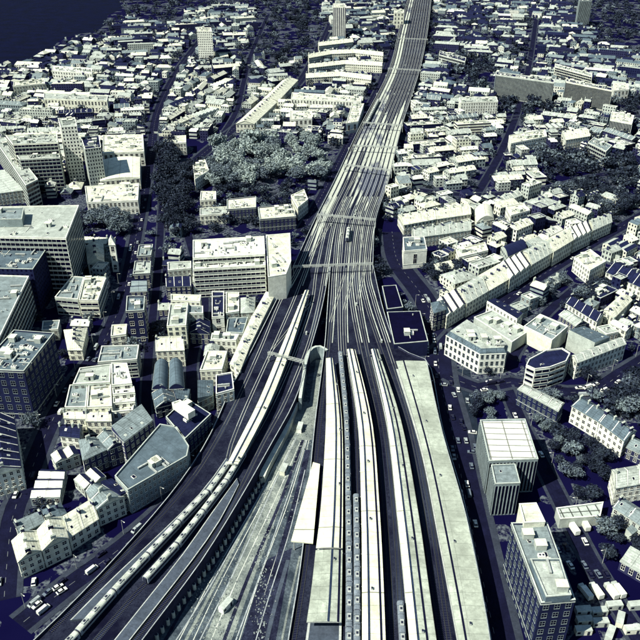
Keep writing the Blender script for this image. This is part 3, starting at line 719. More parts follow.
def building(name, pw, h, roof='flat', wm='cream', rm='cream', win='punch', z0=0.0, rh=None, clutter=1.0, merged=None, bay=2.9, floor=3.2, uvwin=False, cap=95, chim=None, ribs=None, outr=0):
    """PW: footprint in metres, any winding. merged: an MB to add everything to instead of making objects. Returns the root"""
    if area(pw) < 0: pw = pw[::-1]
    n = len(pw); cx = sum(p[0] for p in pw) / n; cy = sum(p[1] for p in pw) / n
    if n == 4 and dist(pw[0], pw[1]) + dist(pw[2], pw[3]) < dist(pw[1], pw[2]) + dist(pw[3], pw[0]): pw = pw[1:] + pw[:1]
    ang = math.atan2(pw[1][1] - pw[0][1], pw[1][0] - pw[0][0])
    if merged is not None: ca, sa, ox, oy = 1, 0, 0, 0
    else: ca, sa, ox, oy = math.cos(ang), math.sin(ang), cx, cy
    loc = [((p[0] - ox) * ca + (p[1] - oy) * sa, -(p[0] - ox) * sa + (p[1] - oy) * ca) for p in pw]
    dk = rb.random()
    wallm = W[wm + ('_' + uvwin if isinstance(uvwin, str) else '_win')] if (uvwin or merged is not None) else W[wm]
    t = None if merged is not None else root(name, (cx, cy, z0), ang)
    out = merged if merged is not None else MB()
    z0_ = z0 if merged is not None else 0
    par = .8 if roof == 'flat' else 0
    out.prism(loc, z0_, h + (par if merged is None else 0), wallm, uvbay=(bay, floor))
    ccx = sum(p[0] for p in loc) / n; ccy = sum(p[1] for p in loc) / n
    def scale(poly, d):
        """inset a polygon by d metres (negative: outwards)"""
        m = len(poly); res = []
        for i in range(m):
            p0, p1, p2 = poly[i - 1], poly[i], poly[(i + 1) % m]
            e1 = sub(p1, p0); e2 = sub(p2, p1); l1 = math.hypot(*e1) or 1; l2 = math.hypot(*e2) or 1
            n1 = (-e1[1] / l1, e1[0] / l1); n2 = (-e2[1] / l2, e2[0] / l2); bx, by = n1[0] + n2[0], n1[1] + n2[1]
            q = max(.35, (bx * bx + by * by) / 2); res.append((p1[0] + bx * d / q, p1[1] + by * d / q))
        return res
    rmb = merged if merged is not None else MB()
    suf = {'flat': '_flat', 'saw': '_seam', 'barrel': '_seam', 'seam': '_seam'}.get(roof, '_tile')
    rmat = W[rm + (ribs or suf)]
    if roof == 'seam': roof = 'gable'; rh = rh or 1.2
    A, B, C, D = (loc + loc)[:4]; wid = (dist(B, C) + dist(D, A)) / 2; lng = (dist(A, B) + dist(C, D)) / 2
    rh = rh or min(3.6, wid * .3)
    mid = lambda a, b, f=.5: (a[0] + (b[0] - a[0]) * f, a[1] + (b[1] - a[1]) * f)
    if n != 4 and roof not in ('flat', 'mansard'): roof = 'mansard'
    if roof == 'flat':
        ins = scale(loc, .45)
        if merged is None:
            rmb.face([(*p, h) for p in ins], rmat); pm = MB(); wh = W['white' if wm in ('white', 'cream', 'pale') else 'pale']; ou = scale(loc, -.08)
            for i in range(n):
                a, b, c, d = ou[i], ou[(i + 1) % n], ins[(i + 1) % n], ins[i]
                pm.face([(*a, h + .83), (*b, h + .83), (*c, h + .83), (*d, h + .83)], wh); pm.face([(*c, h), (*d, h), (*d, h + .83), (*c, h + .83)], W[wm])
                pm.face([(*a, h + .45), (*b, h + .45), (*b, h + .83), (*a, h + .83)], wh)
            pm.build('parapet', t)
        else: rmb.face([(*p, h) for p in loc], rmat)
    elif roof == 'mansard':
        i1 = scale(loc, min(1.6, wid * .16)); top = h + 2.6
        for i in range(n):
            a, b, c, d = loc[i], loc[(i + 1) % n], i1[(i + 1) % n], i1[i]; rmb.face([(*a, h), (*b, h), (*c, top), (*d, top)], W['teal_tile'] if rm != 'teal' else W['slate_tile'])
        rmb.face([(*p, top) for p in i1], W[rm + '_flat'])
        if merged is None: rmb.face([(*p, h) for p in loc], W['pale'])
    elif roof in ('gable', 'hip'):
        if outr:
            yw = merged if merged is not None else MB()
            U, V = (A, B) if outr < 0 else (C, D); ln_ = dist(U, V); ex = ((V[0] - U[0]) / ln_, (V[1] - U[1]) / ln_); ny_ = (ex[1], -ex[0]); no = max(1, int(ln_ / 5.6))
            for i in range(no):
                c0 = ln_ * (i + .5) / no - 1.5; zl, zh = h * .58, h * .58 + 1.0; hw = W[rb.choice(('cream', 'pale', 'brick', wm))]
                g = lambda a, b: (U[0] + ex[0] * a + ny_[0] * b, U[1] + ex[1] * a + ny_[1] * b)
                if i % 2 == 0:
                    yd = 4 + 4.5 * rb.random()
                    for b0 in (c0 - .9,):
                        y0_, y1_, y2_, y3_ = g(b0, 0), g(b0 + .3, 0), g(b0 + .3, 4.2 + yd), g(b0, 4.2 + yd)
                        yw.prism([y0_, y3_, y2_, y1_], 0, 1.9, W['pale'], W['cream'])
                    s0, s1_, s2_, s3_ = g(c0 + .2, 5.5), g(c0 + 2.4, 5.5), g(c0 + 2.4, 7.6), g(c0 + .2, 7.6)
                    yw.prism([s0, s3_, s2_, s1_], 0, 2.2, W['grey'], W[rb.choice(('pale', 'white', 'slate', 'grey'))])
                k0, k1, k2_, k3_ = g(c0, 0), g(c0 + 3, 0), g(c0 + 3, 4.2), g(c0, 4.2)
                out.face([(*k3_, 0), (*k2_, 0), (*k2_, zl), (*k3_, zh)], hw); out.face([(*k0, 0), (*k3_, 0), (*k3_, zh), (*k0, zh)], hw); out.face([(*k2_, 0), (*k1, 0), (*k1, zl), (*k2_, zl)], hw)
                rmb.face([(*k0, zh), (*k3_, zh), (*k2_, zl), (*k1, zl)], W[rb.choice(('cream_tile', 'slate_tile', 'grey_tile', rm + '_tile'))])
            if merged is None and yw.f: yw.build('yard_wall', t)
        if merged is None:
            e = scale(loc, -.35)
            for i in range(4): rmb.face([(*loc[i], h - .25), (*loc[(i + 1) % 4], h - .25), (*e[(i + 1) % 4], h - .2), (*e[i], h - .2)], W['pale']); rmb.face([(*e[i], h - .2), (*e[(i + 1) % 4], h - .2), (*e[(i + 1) % 4], h + .02), (*e[i], h + .02)], W['pale'])
        else: e = loc
        EA, EB, EC, ED = e; f = 0 if roof == 'gable' else min(.45, wid * .5 / lng)
        r0, r1 = mid(EA, ED), mid(EB, EC); r0, r1 = mid(r0, r1, f), mid(r0, r1, 1 - f)
        zt = h + rh; uv = [(0, 0), (lng, 0), (lng * (1 - f), wid * .6), (lng * f, wid * .6)]
        if roof == 'gable' and suf == '_tile' and merged is None and lng > 12 and h < 16:
            np_ = max(2, round(lng / 6.2)); ux, uy = (B[0] - A[0]) / dist(A, B) * .17, (B[1] - A[1]) / dist(A, B) * .17
            for i in range(np_ + 1):
                f_ = min(.985, max(.015, i / np_)); pa, pd = mid(A, B, f_), mid(D, C, f_); pr = mid(pa, pd)
                for e0, e1 in ((pa, pr), (pd, pr)):
                    q0, q1, q2, q3 = (e0[0] - ux, e0[1] - uy), (e0[0] + ux, e0[1] + uy), (e1[0] + ux, e1[1] + uy), (e1[0] - ux, e1[1] - uy)
                    pwm = W['white']; rmb.face([(*q0, h + .35), (*q1, h + .35), (*q2, zt + .35), (*q3, zt + .35)], pwm)
                    rmb.face([(*q0, h - .2), (*q0, h + .35), (*q3, zt + .35), (*q3, zt - .2)], W[wm]); rmb.face([(*q1, h - .2), (*q1, h + .35), (*q2, zt + .35), (*q2, zt - .2)], W[wm])
        rmb.face([(*EA, h), (*EB, h), (*r1, zt), (*r0, zt)], rmat, uv); rmb.face([(*EC, h), (*ED, h), (*r0, zt), (*r1, zt)], rmat, uv)
        if roof == 'hip': rmb.face([(*EB, h), (*EC, h), (*r1, zt)], rmat); rmb.face([(*ED, h), (*EA, h), (*r0, zt)], rmat)
        else:
            out.face([(*B, h - .1), (*C, h - .1), (*mid(B, C), zt - .15)], W[wm]); out.face([(*D, h - .1), (*A, h - .1), (*mid(A, D), zt - .15)], W[wm])
    elif roof == 'mono':
        rmb.face([(*A, h), (*B, h), (*C, h + rh), (*D, h + rh)], rmat); out.face([(*C, h), (*D, h), (*D, h + rh), (*C, h + rh)], W[wm])
        out.face([(*B, h), (*C, h), (*C, h + rh)], W[wm]); out.face([(*D, h), (*A, h), (*D, h + rh)], W[wm])
    elif roof == 'saw':
        k_ = max(2, round(lng / 6.5))
        for i in range(k_):
            a0, a1 = mid(A, B, i / k_), mid(A, B, (i + 1) / k_); d0, d1 = mid(D, C, i / k_), mid(D, C, (i + 1) / k_); m0, m1 = mid(a0, a1, .55), mid(d0, d1, .55); zt = h + 1.3
            rmb.face([(*a0, h), (*m0, zt), (*m1, zt), (*d0, h)], rmat); rmb.face([(*m0, zt), (*a1, h), (*d1, h), (*m1, zt)], W['slate_seam'])
            out.face([(*a0, h), (*a1, h), (*m0, zt)], W[wm]); out.face([(*d1, h), (*d0, h), (*m1, zt)], W[wm])
    elif roof == 'barrel':
        k_ = 10
        for i in range(k_):
            f0, f1 = i / k_, (i + 1) / k_; z = lambda f: h + rh * math.sin(math.pi * f) ** .8 if 0 < f < 1 else h
            rmb.face([(*mid(A, D, f0), z(f0)), (*mid(B, C, f0), z(f0)), (*mid(B, C, f1), z(f1)), (*mid(A, D, f1), z(f1))], rmat)
        for U, V in ((B, C), (D, A)): out.face([(*mid(U, V, i / k_), h + (rh * math.sin(math.pi * i / k_) ** .8 if 0 < i < k_ else 0)) for i in range(k_ + 1)], W[wm])
    if merged is not None: return None
    if win and not uvwin and win != 'fin' and h > 5:
        wc = W['pale'] if wm not in ('white', 'cream') else W['white']; ou_ = scale(loc, -.14)
        for i in range(n):
            a, b, c_, d_ = loc[i], loc[(i + 1) % n], ou_[(i + 1) % n], ou_[i]
            for z_ in (h / max(1, int(h / floor)) * .98, h - .55):
                out.face([(*d_, z_), (*c_, z_), (*c_, z_ + .28), (*d_, z_ + .28)], wc); out.face([(*d_, z_ + .28), (*c_, z_ + .28), (*b, z_ + .28), (*a, z_ + .28)], wc)
    wo_ = out.build('wall', t); ro = rmb.build('roof', t)
    # things on the roof
    k_ = int(clutter * max(2, lng * wid / 26)) if roof in ('flat', 'mansard') else 0
    top = h + (2.6 if roof == 'mansard' else 0); sm = scale(loc, min(3.0, wid * .28))
    for i in range(min(k_, 46)):
        f, g = rb.random(), rb.random(); p = mid(mid(sm[0], sm[1], f), mid(sm[-1], sm[2 % n], f), g)
        if not inside(p, scale(loc, 1.4)): continue
        kd = rb.choice(('plant_unit', 'plant_unit', 'rooflight', 'rooflight', 'skylight', 'vent', 'vent', 'duct', 'duct', 'pipe_run', 'stair_head') if lng > 14 else ('rooflight', 'vent', 'skylight', 'pipe_run'))
        link(kd, unit_mesh(kd), ro, (*p, top), rb.choice((0, math.pi / 2)))
    if roof in ('gable', 'hip', 'mono') and suf == '_tile' and clutter:
        sl = math.atan2(rh, wid / 2 if roof != 'mono' else wid)
        for i in range(int(lng / 5.5)):
            f = (i + rb.uniform(.3, .7)) / (lng / 5.5); g = rb.uniform(.18, .34)
            if not .1 < f < .9: continue
            p = mid(mid(A, D, g), mid(B, C, g), f); zz_ = h + rh * g * (2 if roof != 'mono' else 1)
            link('rooflight', unit_mesh(rb.choice(('skylight', 'skylight', 'skylight_pale'))), ro, (*p, zz_ + .06), 0).rotation_euler = (sl, 0, 0)
    nc = chim if chim is not None else (max(1, int(lng / 9)) if roof in ('gable', 'hip') and suf == '_tile' and h < 17 else 0)
    if nc:
        f0 = 0 if roof == 'gable' else .28
        for i in range(nc + 1):
            f = f0 + (1 - 2 * f0) * min(.98, max(.02, i / nc)); p = mid(mid(A, D), mid(B, C), f)
            link('chimney', chimney_mesh(rb.choice((2, 3)), rb.choice(('brick', 'pale'))), ro, (*p, h + rh), math.pi / 2)
    # windows on the walls one can see
    if win and not uvwin:
        cnt = 0; edges = []
        for i in range(n):
            a, b = pw[i], pw[(i + 1) % n]; L = dist(a, b)
            nx, ny = (b[1] - a[1]) / L, -(b[0] - a[0]) / L; mx, my = (a[0] + b[0]) / 2, (a[1] + b[1]) / 2; q = math.hypot(mx, my)
            if (nx * -mx + ny * -my) / q > -0.12 and L > 2.5: edges.append((i, L))
        tot = sum(L for _, L in edges) or 1
        for i, L in edges:
            a, b = loc[i], loc[(i + 1) % n]; ea = math.atan2(b[1] - a[1], b[0] - a[0]); nf = max(1, int(h / floor))
            if win in ('ribbon', 'stripe'):
                for k2 in range(nf):
                    z = .9 + k2 * h / nf
                    m = mid(a, b); off = .01
                    link('window', win_mesh(L - 1.0, 1.5 if win == 'ribbon' else 2.1, 'ribbon'), t, (m[0] + math.sin(ea) * .05, m[1] - math.cos(ea) * .05, z), ea)
            elif win == 'fin':
                nb = min(44, max(1, int(L / 1.5)))
                for k2 in range(nb):
                    m = mid(a, b, (k2 + .5) / nb); link('window', win_mesh(L / nb * .62, h - 1.6, 'fin'), t, (m[0] + math.sin(ea) * .05, m[1] - math.cos(ea) * .05, .8), ea)
            else:
                nb = max(1, int(L / bay)); lim = cap * L / tot
                if nb * nf > lim:
                    q_ = math.sqrt(nb * nf / lim); nb = max(1, int(nb / q_)); nf = max(1, int(nf / q_))
                ww = min(L / nb * .52, 2.6)
                for k2 in range(nb):
                    for k3 in range(nf):
                        m = mid(a, b, (k2 + .5) / nb); link('window', win_mesh(ww, h / nf * .55, 'punch' if win == 'punch' else 'dark'), t, (m[0] + math.sin(ea) * .05, m[1] - math.cos(ea) * .05, h / nf * (k3 + .28)), ea)
    return t

def Bp(name, label, cat, px, h, roof='flat', wm='cream', rm='cream', win='punch', lm=None, z0=0, group=None, occ=True, **kw):
    if 8 < h <= 20 and not z0 and 'warehouse' not in cat and px[0][1] < 520: h *= .8
    pw = GL(px, h); t = building(name, pw, h - z0 if z0 else h, roof, wm, rm, win, z0=z0, **kw); tag(t, label, cat, group)
    if occ: occupy(pw)
    if lm:
        cx = sum(p[0] for p in px) / len(px); cy = sum(p[1] for p in px) / len(px); LANDMARKS.append((lm, cx, cy))
    return t
O, A_, H_, WH = 'office_building', 'apartment_block', 'house', 'warehouse'
# left edge offices
Bp(O, 'big grey-roofed office slab at the left edge with white banded front', 'office', [(-70, 209), (79, 206), (66, 239), (-70, 236)], 40, 'flat', 'white', 'pale', 'stripe', lm='the big banded office slab', clutter=.5)
Bp('roof_storey', 'low pale plant storey on top of the big banded office slab', 'plant room', [(-60, 210), (24, 209), (22, 220), (-60, 221)], 45, 'flat', 'grey', 'grey', None, z0=40.1, occ=False, clutter=.4)
Bp(O, 'dark office block with lattice side squeezed between two larger offices', 'office', [(-60, 246), (47, 249), (33, 270), (-60, 268)], 31, 'flat', 'slate', 'teal', None, uvwin=True, clutter=2)
Bp(O, 'office with slanting striped side and seamed grey roof at the left edge', 'office', [(-70, 274), (29, 277), (-6, 350), (-70, 350)], 27, 'flat', 'white', 'grey', 'stripe', lm='the striped slanting office', clutter=.8)
Bp(O, 'dark-sided office with gravelly grey roof and dotted windows, by the left edge', 'office', [(14, 331), (54, 334), (24, 372), (-22, 370)], 30, 'flat', 'slate', 'teal', 'dark', lm='the dark dotted office', cap=90, clutter=1.5)
Bp(O, 'low teal and cream roofed block right of the striped slanting office', 'office', [(72, 277), (84, 278), (78, 300), (55, 298)], 15, 'flat', 'pale', 'grey', 'ribbon')
Bp(O, 'cream low block with rooftop plant beside the bushy round trees', 'office', [(84.5, 278), (106, 279), (98, 301), (79, 301)], 15.5, 'flat', 'cream', 'cream', 'ribbon', clutter=2)
Bp(H_, 'small cream pavilion with hipped roof across from the dark dotted office', 'pavilion', [(64, 330), (87, 328), (82, 350), (68, 350)], 9, 'hip', 'cream', 'cream', 'punch', lm='the small cream pavilion')
Bp(H_, 'flat white annexe hanging off the small cream pavilion', 'annexe', [(43, 322), (60, 321), (58, 330), (42, 331)], 9, 'flat', 'pale', 'grey', 'punch')
# stepped cream block
for i, (px, h, rf, wm, rm, lb) in enumerate([
    ([(80, 369), (111, 365), (110, 383), (73, 385)], 17, 'flat', 'pale', 'pale', 'pale grey felt roof at the back of the stepped cream cluster'),
    ([(111.5, 364), (127, 364), (132, 384), (112, 386)], 20, 'flat', 'white', 'white', 'tallest white block of the stepped cream cluster'),
    ([(70, 386), (88, 385), (86, 408), (65, 408)], 14, 'flat', 'pale', 'grey', 'grey roofed corner of the stepped cream cluster'),
    ([(89, 385), (111, 384), (112, 407), (87, 408)], 15, 'flat', 'cream', 'cream', 'plain cream flat roof in the middle of the stepped cream cluster'),
    ([(112.5, 389), (134, 387), (135, 393), (113, 395)], 17, 'flat', 'white', 'white', 'upper white step of the stepped cream cluster'),
    ([(113, 398), (135, 396), (135, 402), (113, 404)], 14, 'flat', 'white', 'white', 'middle white step of the stepped cream cluster'),
    ([(113, 407), (134, 405), (133, 411), (112, 413)], 11, 'flat', 'white', 'cream', 'lowest white step of the stepped cream cluster'),
    ([(64, 411), (86, 411), (85, 419), (64, 418)], 11, 'gable', 'cream', 'cream', 'cream pitched front of the stepped cream cluster'),
    ([(87, 411), (111, 411), (111, 421), (86, 421)], 11, 'gable', 'cream', 'cream', 'cream pitched house at the near corner of the stepped cream cluster')]):
    Bp('stepped_block', lb, 'building', px, h, rf, wm, rm, 'punch', lm='the stepped cream cluster' if i == 3 else None, bay=2.8, cap=54)
Bp(O, 'grey lidded block with white rim behind the stepped cream cluster', 'office', [(102, 347), (139, 346), (137, 360), (98, 363)], 15, 'flat', 'pale', 'grey', 'ribbon')
Bp(H_, 'small white house with dark dormers below the stepped cream cluster', 'house', [(61, 424), (82, 425), (79, 438), (60, 436)], 9, 'gable', 'white', 'slate', 'punch', chim=3)
Bp(H_, 'grey hip-roofed corner house of the curving brick row', 'house', [(79, 440), (94, 437), (107, 449), (83, 460)], 14, 'hip', 'brick', 'grey', 'punch', lm='the grey hipped corner house')
Bp('terrace', 'grey slated middle stretch of the curving brick row', 'terrace', [(97, 437), (113, 431), (123, 444), (108, 450)], 14, 'gable', 'brick', 'grey', 'punch')
Bp(WH, 'long brick warehouse with one steep grey roof in the curving brick row', 'warehouse', [(112, 430), (142, 408), (153, 420), (124, 442)], 15, 'mono', 'brick', 'grey', 'punch', rh=2.5)
Bp(O, 'long office with grey roof and pale window grid facing the curved viaduct', 'office', [(115, 477), (160, 425), (177, 428), (189, 447), (187, 457), (128, 491)], 17, 'flat', 'grey', 'teal', 'punch', lm='the long grid-fronted office', floor=3.3, bay=2.4, clutter=.5)
Bp('terrace', 'cream gabled house joined to the long grid-fronted office', 'terrace', [(86, 491), (100, 484), (124, 497), (97, 509)], 13, 'gable', 'cream', 'grey', 'punch', chim=2)
Bp('terrace', 'narrow slate-roofed house wedged against the long grid-fronted office', 'terrace', [(101, 483), (112, 478), (127, 492), (121, 496)], 14, 'mono', 'slate', 'slate', 'punch', rh=1)
for i, (px, lb) in enumerate([([(12, 541), (36, 531), (41, 551), (18, 562)], 'cream end of the curving bright terrace'), ([(37, 530.6), (62, 517), (68, 538), (42, 550.6)], 'cream middle of the curving bright terrace'), ([(63, 516.5), (90, 500), (98, 519), (69, 537.5)], 'cream upper stretch of the curving bright terrace')]):
    Bp('terrace', lb + ' by the railway', 'terrace', px, 10, 'gable', 'cream', 'cream', 'punch', lm='the curving bright terrace' if i == 1 else None, chim=2, cap=78, group='houses of the curving bright terrace')
Bp(H_, 'grey roofed house behind the end of the curving bright terrace', 'house', [(14, 522), (38, 512), (44, 522), (20, 534)], 11, 'gable', 'grey', 'grey', 'punch')
Bp(H_, 'grey roofed house behind the middle of the curving bright terrace', 'house', [(42, 510), (60, 503), (66, 513), (47, 522)], 10, 'hip', 'grey', 'teal', 'punch')
Bp(WH, 'white and dark ribbed workshop roof by the river street', 'workshop', [(41, 469), (66, 470), (60, 497), (30, 498)], 5, 'saw', 'grey', 'white', 'punch', lm='the ribbed workshop')
Bp(H_, 'tall white gabled building at the far left edge', 'building', [(-14, 416), (14, 418), (21, 468), (-14, 478)], 16, 'gable', 'white', 'slate', 'punch', lm='the tall white gabled building')
# middle left
Bp(O, 'cream flat-roofed square block above the twin teal roofs', 'office', [(170, 305), (188, 304), (186, 326), (167, 327)], 20, 'flat', 'cream', 'pale', 'dark', lm='the cream square block')
Bp(O, 'thin cream block across the back of the cream square block', 'office', [(171, 295), (201, 296), (200, 302), (171, 301)], 20, 'flat', 'cream', 'cream', 'punch', clutter=.5)
Bp(O, 'white gridded block against the right side of the cream square block', 'office', [(188.5, 306), (203, 307), (203, 314), (188, 314)], 18, 'flat', 'pale', 'grey', 'punch', bay=2.5)
Bp(WH, 'cream ridged hall just above the twin teal roofs', 'hall', [(157, 337), (183, 336), (184, 350), (156, 351)], 14, 'gable', 'cream', 'cream', 'punch')
Bp('hall', 'left one of the twin teal roofed halls', 'hall', [(155, 364), (168, 362), (167, 389), (152, 389)], 12, 'barrel', 'slate', 'teal', 'punch', lm='the twin teal halls', rh=3)
Bp('hall', 'right one of the twin teal roofed halls', 'hall', [(169.5, 362), (182, 362), (184, 388), (169, 389)], 12, 'barrel', 'slate', 'teal', 'punch', rh=3)
Bp('hall', 'low teal roof in front of the twin teal roofed halls', 'hall', [(152, 393), (172, 391), (176, 403), (156, 408)], 9, 'gable', 'slate', 'teal', 'dark')
Bp('hall', 'small dark hall right below the twin teal roofed halls', 'hall', [(173.5, 391), (190, 389), (188, 400), (177, 402)], 9, 'mono', 'slate', 'teal', 'dark')
Bp(O, 'dark block with white stair box on its roof above the long grid-fronted office', 'office', [(166, 418), (186, 399), (211, 415), (185, 440)], 17, 'flat', 'slate', 'slate', 'dark', clutter=.4)
Bp('roof_storey', 'white angular stair box on the dark block', 'stair box', [(172, 404), (180, 401), (195, 411), (188, 415)], 20, 'flat', 'white', 'white', None, z0=17.1, occ=False, clutter=0)
Bp(O, 'cream low-rise with pale roof left of the viaduct', 'office', [(207, 352), (227, 352), (222, 370), (200, 371)], 13, 'flat', 'cream', 'cream', 'punch', lm='the cream low-rise')
Bp(O, 'cream tower with dark framed roof beside the viaduct', 'office', [(216, 376), (232, 373), (234, 390), (216, 395)], 17, 'flat', 'white', 'slate', 'punch')
Bp(H_, 'teal flat roof at the foot of the cream tower', 'building', [(198, 384), (213, 380), (213, 395), (198, 402)], 11, 'mono', 'teal', 'teal', 'dark')
for i, px in enumerate([[(266, 292), (274, 296), (262, 320), (253, 315)], [(252, 316), (261.5, 321), (250, 345), (241, 340)], [(240.5, 341), (249.5, 346), (240, 370), (230, 364)]]):
    Bp('terrace', ['far', 'middle', 'near'][i] + ' stretch of the long cream terrace hugging the viaduct', 'terrace', px, 12, 'gable', 'cream', 'cream', 'punch', chim=2, rh=1.2, group='long cream terrace by the viaduct')
Bp(O, 'wide white office with panelled roof and stepped banded front', 'office', [(193, 241), (264, 237), (265, 255), (193, 259)], 26, 'flat', 'white', 'white', 'ribbon', lm='the wide white office', clutter=.8)
Bp('office_wing', 'middle step of the wide white office', 'office wing', [(193, 262), (265, 258), (265.5, 266), (193, 270)], 21, 'flat', 'white', 'white', 'ribbon', clutter=1.5)
Bp('office_wing', 'lower step of the wide white office', 'office wing', [(193, 273.5), (265.5, 269), (266, 277), (193, 281)], 16, 'flat', 'white', 'white', 'ribbon', clutter=1.5)
Bp('office_wing', 'blank cream wing at the railway end of the wide white office', 'office wing', [(266, 236), (290, 234), (291, 262), (286, 275), (268, 278)], 24, 'flat', 'white', 'cream', None, clutter=.3)
for px, h, rf, wm, rm, lb in [
    ([(212, 292), (224, 292), (224, 317), (212, 318)], 13, 'flat', 'white', 'slate', 'dark glass roof with white rim below the wide white office'),
    ([(226, 293), (239, 293), (239, 312), (226, 314)], 12, 'flat', 'pale', 'cream', 'small pale flat roof in the row below the wide white office'),
    ([(241, 298), (255, 297), (254, 312), (241, 313)], 12, 'hip', 'pale', 'pale', 'pale hipped house in the row below the wide white office'),
    ([(228, 319), (248, 318), (243, 334), (226, 333)], 9, 'flat', 'grey', 'teal', 'teal roof two rows below the wide white office'),
    ([(212, 334), (239, 335), (236, 341), (211, 340)], 11, 'flat', 'white', 'white', 'thin white bar of a building below the teal roof'),
    ([(191, 320), (210, 321), (209, 334), (190, 333)], 10, 'gable', 'slate', 'slate', 'dark ridged shed in front of the dark glass roof'),
    ([(139, 246), (153, 245), (151, 256), (137, 257)], 15, 'flat', 'brick', 'grey', 'farthest dark block on the strip between the two left streets'),
    ([(135, 262), (151, 262), (150, 274), (133, 275)], 14, 'flat', 'slate', 'pale', 'pale-roofed dark block on the strip between the two left streets'),
    ([(132, 280), (147, 280), (147, 291), (130, 292)], 13, 'saw', 'brick', 'grey', 'ribbed-roof block on the strip between the two left streets'),
    ([(127, 297), (145, 297), (144, 311), (126, 312)], 22, 'flat', 'slate', 'teal', 'dark tall block with pale latticed roof by the river street'),
    ([(112, 326), (127, 325), (126, 335), (111, 337)], 10, 'flat', 'cream', 'cream', 'cream cube-like house beside the river street'),
    ([(168, 263), (191, 262), (191, 269), (168, 271)], 14, 'flat', 'pale', 'pale', 'pale bar left of the wide white office'),
    ([(166, 277), (191, 276), (191, 286), (166, 287)], 13, 'gable', 'slate', 'slate', 'dark ridged hall left of the wide white office')]:
    Bp('building', lb, 'building', px, h, rf, wm, rm, 'punch', cap=50)
Bp('church_hall', 'cream church hall with ridged roof among trees below the cream courtyard block', 'church', [(86, 246), (103, 244), (104, 262), (88, 264)], 11, 'gable', 'cream', 'cream', 'punch', lm='the cream church hall')
Bp('church_tower', 'thin cream tower standing beside the cream church hall', 'tower', [(109, 240), (115, 240), (115, 245), (109, 245)], 21, 'hip', 'white', 'white', 'punch', rh=5, cap=10, chim=0)
# top left
Bp(A_, 'white tall block with curved edge line on its roof, farthest of the white riverside trio', 'apartments', [(103, 136), (143, 135), (144, 152), (103, 154)], 17, 'flat', 'white', 'cream', 'punch')
Bp(A_, 'cream smooth-roofed block, middle of the white riverside trio', 'apartments', [(102, 160), (140, 157), (140, 178), (100, 181)], 13, 'barrel', 'cream', 'cream', 'punch', rh=2, lm='the white riverside trio')
Bp(A_, 'cream wide block, nearest of the white riverside trio', 'apartments', [(85, 187), (139, 184), (138, 201), (87, 203)], 14, 'flat', 'white', 'cream', 'punch', clutter=.5)
Bp(A_, 'stepped apartment slab with stacked balcony bands at the upper left', 'apartments', [(6, 136), (57, 134), (58, 143), (13, 145)], 40, 'flat', 'cream', 'pale', 'stripe', lm='the balconied slab')
Bp(A_, 'lower balcony-banded step in front of the balconied slab', 'apartments', [(14, 152), (58, 150), (60, 158), (20, 160)], 30, 'flat', 'pale', 'pale', 'stripe')
Bp(A_, 'lowest balcony-banded step in front of the balconied slab', 'apartments', [(24, 167), (60, 165), (62, 173), (30, 175)], 20, 'flat', 'pale', 'pale', 'stripe')
Bp('tower_block', 'white tower with dotted window grid right of the balconied slab', 'tower block', [(58, 119), (75, 118), (77, 127), (61, 128)], 50, 'flat', 'white', 'pale', 'punch', lm='the white dotted tower', uvwin=True, bay=2.6)
Bp(A_, 'lattice-sided block between the white dotted tower and the riverside trio', 'apartments', [(81, 138), (99, 136), (101, 148), (85, 150)], 38, 'flat', 'pale', 'slate', None, uvwin=True, bay=2.2)
Bp(A_, 'slanting banded block left of the balconied slab', 'apartments', [(-6, 139), (5, 138), (38, 180), (26, 186)], 22, 'flat', 'pale', 'pale', 'stripe')
Bp('building', 'low flat block with slanting striped roof at the upper left edge', 'building', [(-14, 172), (4, 170), (24, 190), (-8, 194)], 14, 'saw', 'pale', 'pale', 'punch')
Bp(A_, 'long cream wing across the back of the riverside courtyard', 'apartments', [(44, 93), (108, 96), (107, 101), (44, 99)], 18, 'flat', 'cream', 'pale', 'punch', lm='the riverside courtyard')
Bp(A_, 'pale bar with cream roof near the river bend', 'apartments', [(14, 82), (44, 79), (45, 84), (13, 87)], 16, 'flat', 'cream', 'cream', 'punch')
Bp(A_, 'white slab facing the river above the riverside courtyard', 'apartments', [(52, 66), (92, 69), (92, 74), (52, 71)], 16, 'flat', 'white', 'white', 'punch')
Bp('tower_block', 'lone cream tower high on the left near the top edge', 'tower block', [(197, 28), (211, 28), (212, 32), (197, 32)], 42, 'flat', 'white', 'cream', 'punch', lm='the lone cream tower', uvwin=True)
Bp('tower_block', 'cream tower with window stripes near the top, left of the railway', 'tower block', [(333, 4), (345, 4), (346, 8), (333, 8)], 50, 'flat', 'white', 'cream', 'punch', lm='the striped top tower', uvwin='fin')
Bp(A_, 'small cream point block beside the distant railway bend', 'apartments', [(394, 10), (404, 10), (404, 13), (394, 13)], 26, 'flat', 'cream', 'cream', 'punch', cap=66)
for i, px in enumerate([[(318, 43), (352, 39), (353, 42), (319, 46)], [(308, 55), (330, 51), (355, 50), (383, 53), (383, 56), (355, 53), (331, 54), (309, 58)], [(308, 65), (345, 61), (382, 63), (382, 66), (345, 64), (309, 68)], [(306, 74), (340, 72), (372, 76), (371, 80), (340, 76), (306, 78)]]):
    for j in range(len(px) // 2 - 1):
        m = len(px); q = [px[j], px[j + 1], px[m - 2 - j], px[m - 1 - j]]
        t = Bp(A_, None, 'apartments', q, 12, 'gable', 'cream', 'cream', 'punch', uvwin=True, group='curved rows of flats by the railway', lm='the curved rows of flats' if (i, j) == (2, 0) else None)
        later(t, 'long cream slab', t.location.x, t.location.y)
Bp(A_, 'white slab fronting the far end of the park trees', 'apartments', [(292, 93), (362, 97), (361, 102), (291, 99)], 15, 'flat', 'white', 'cream', 'punch', lm='the white slab by the park')
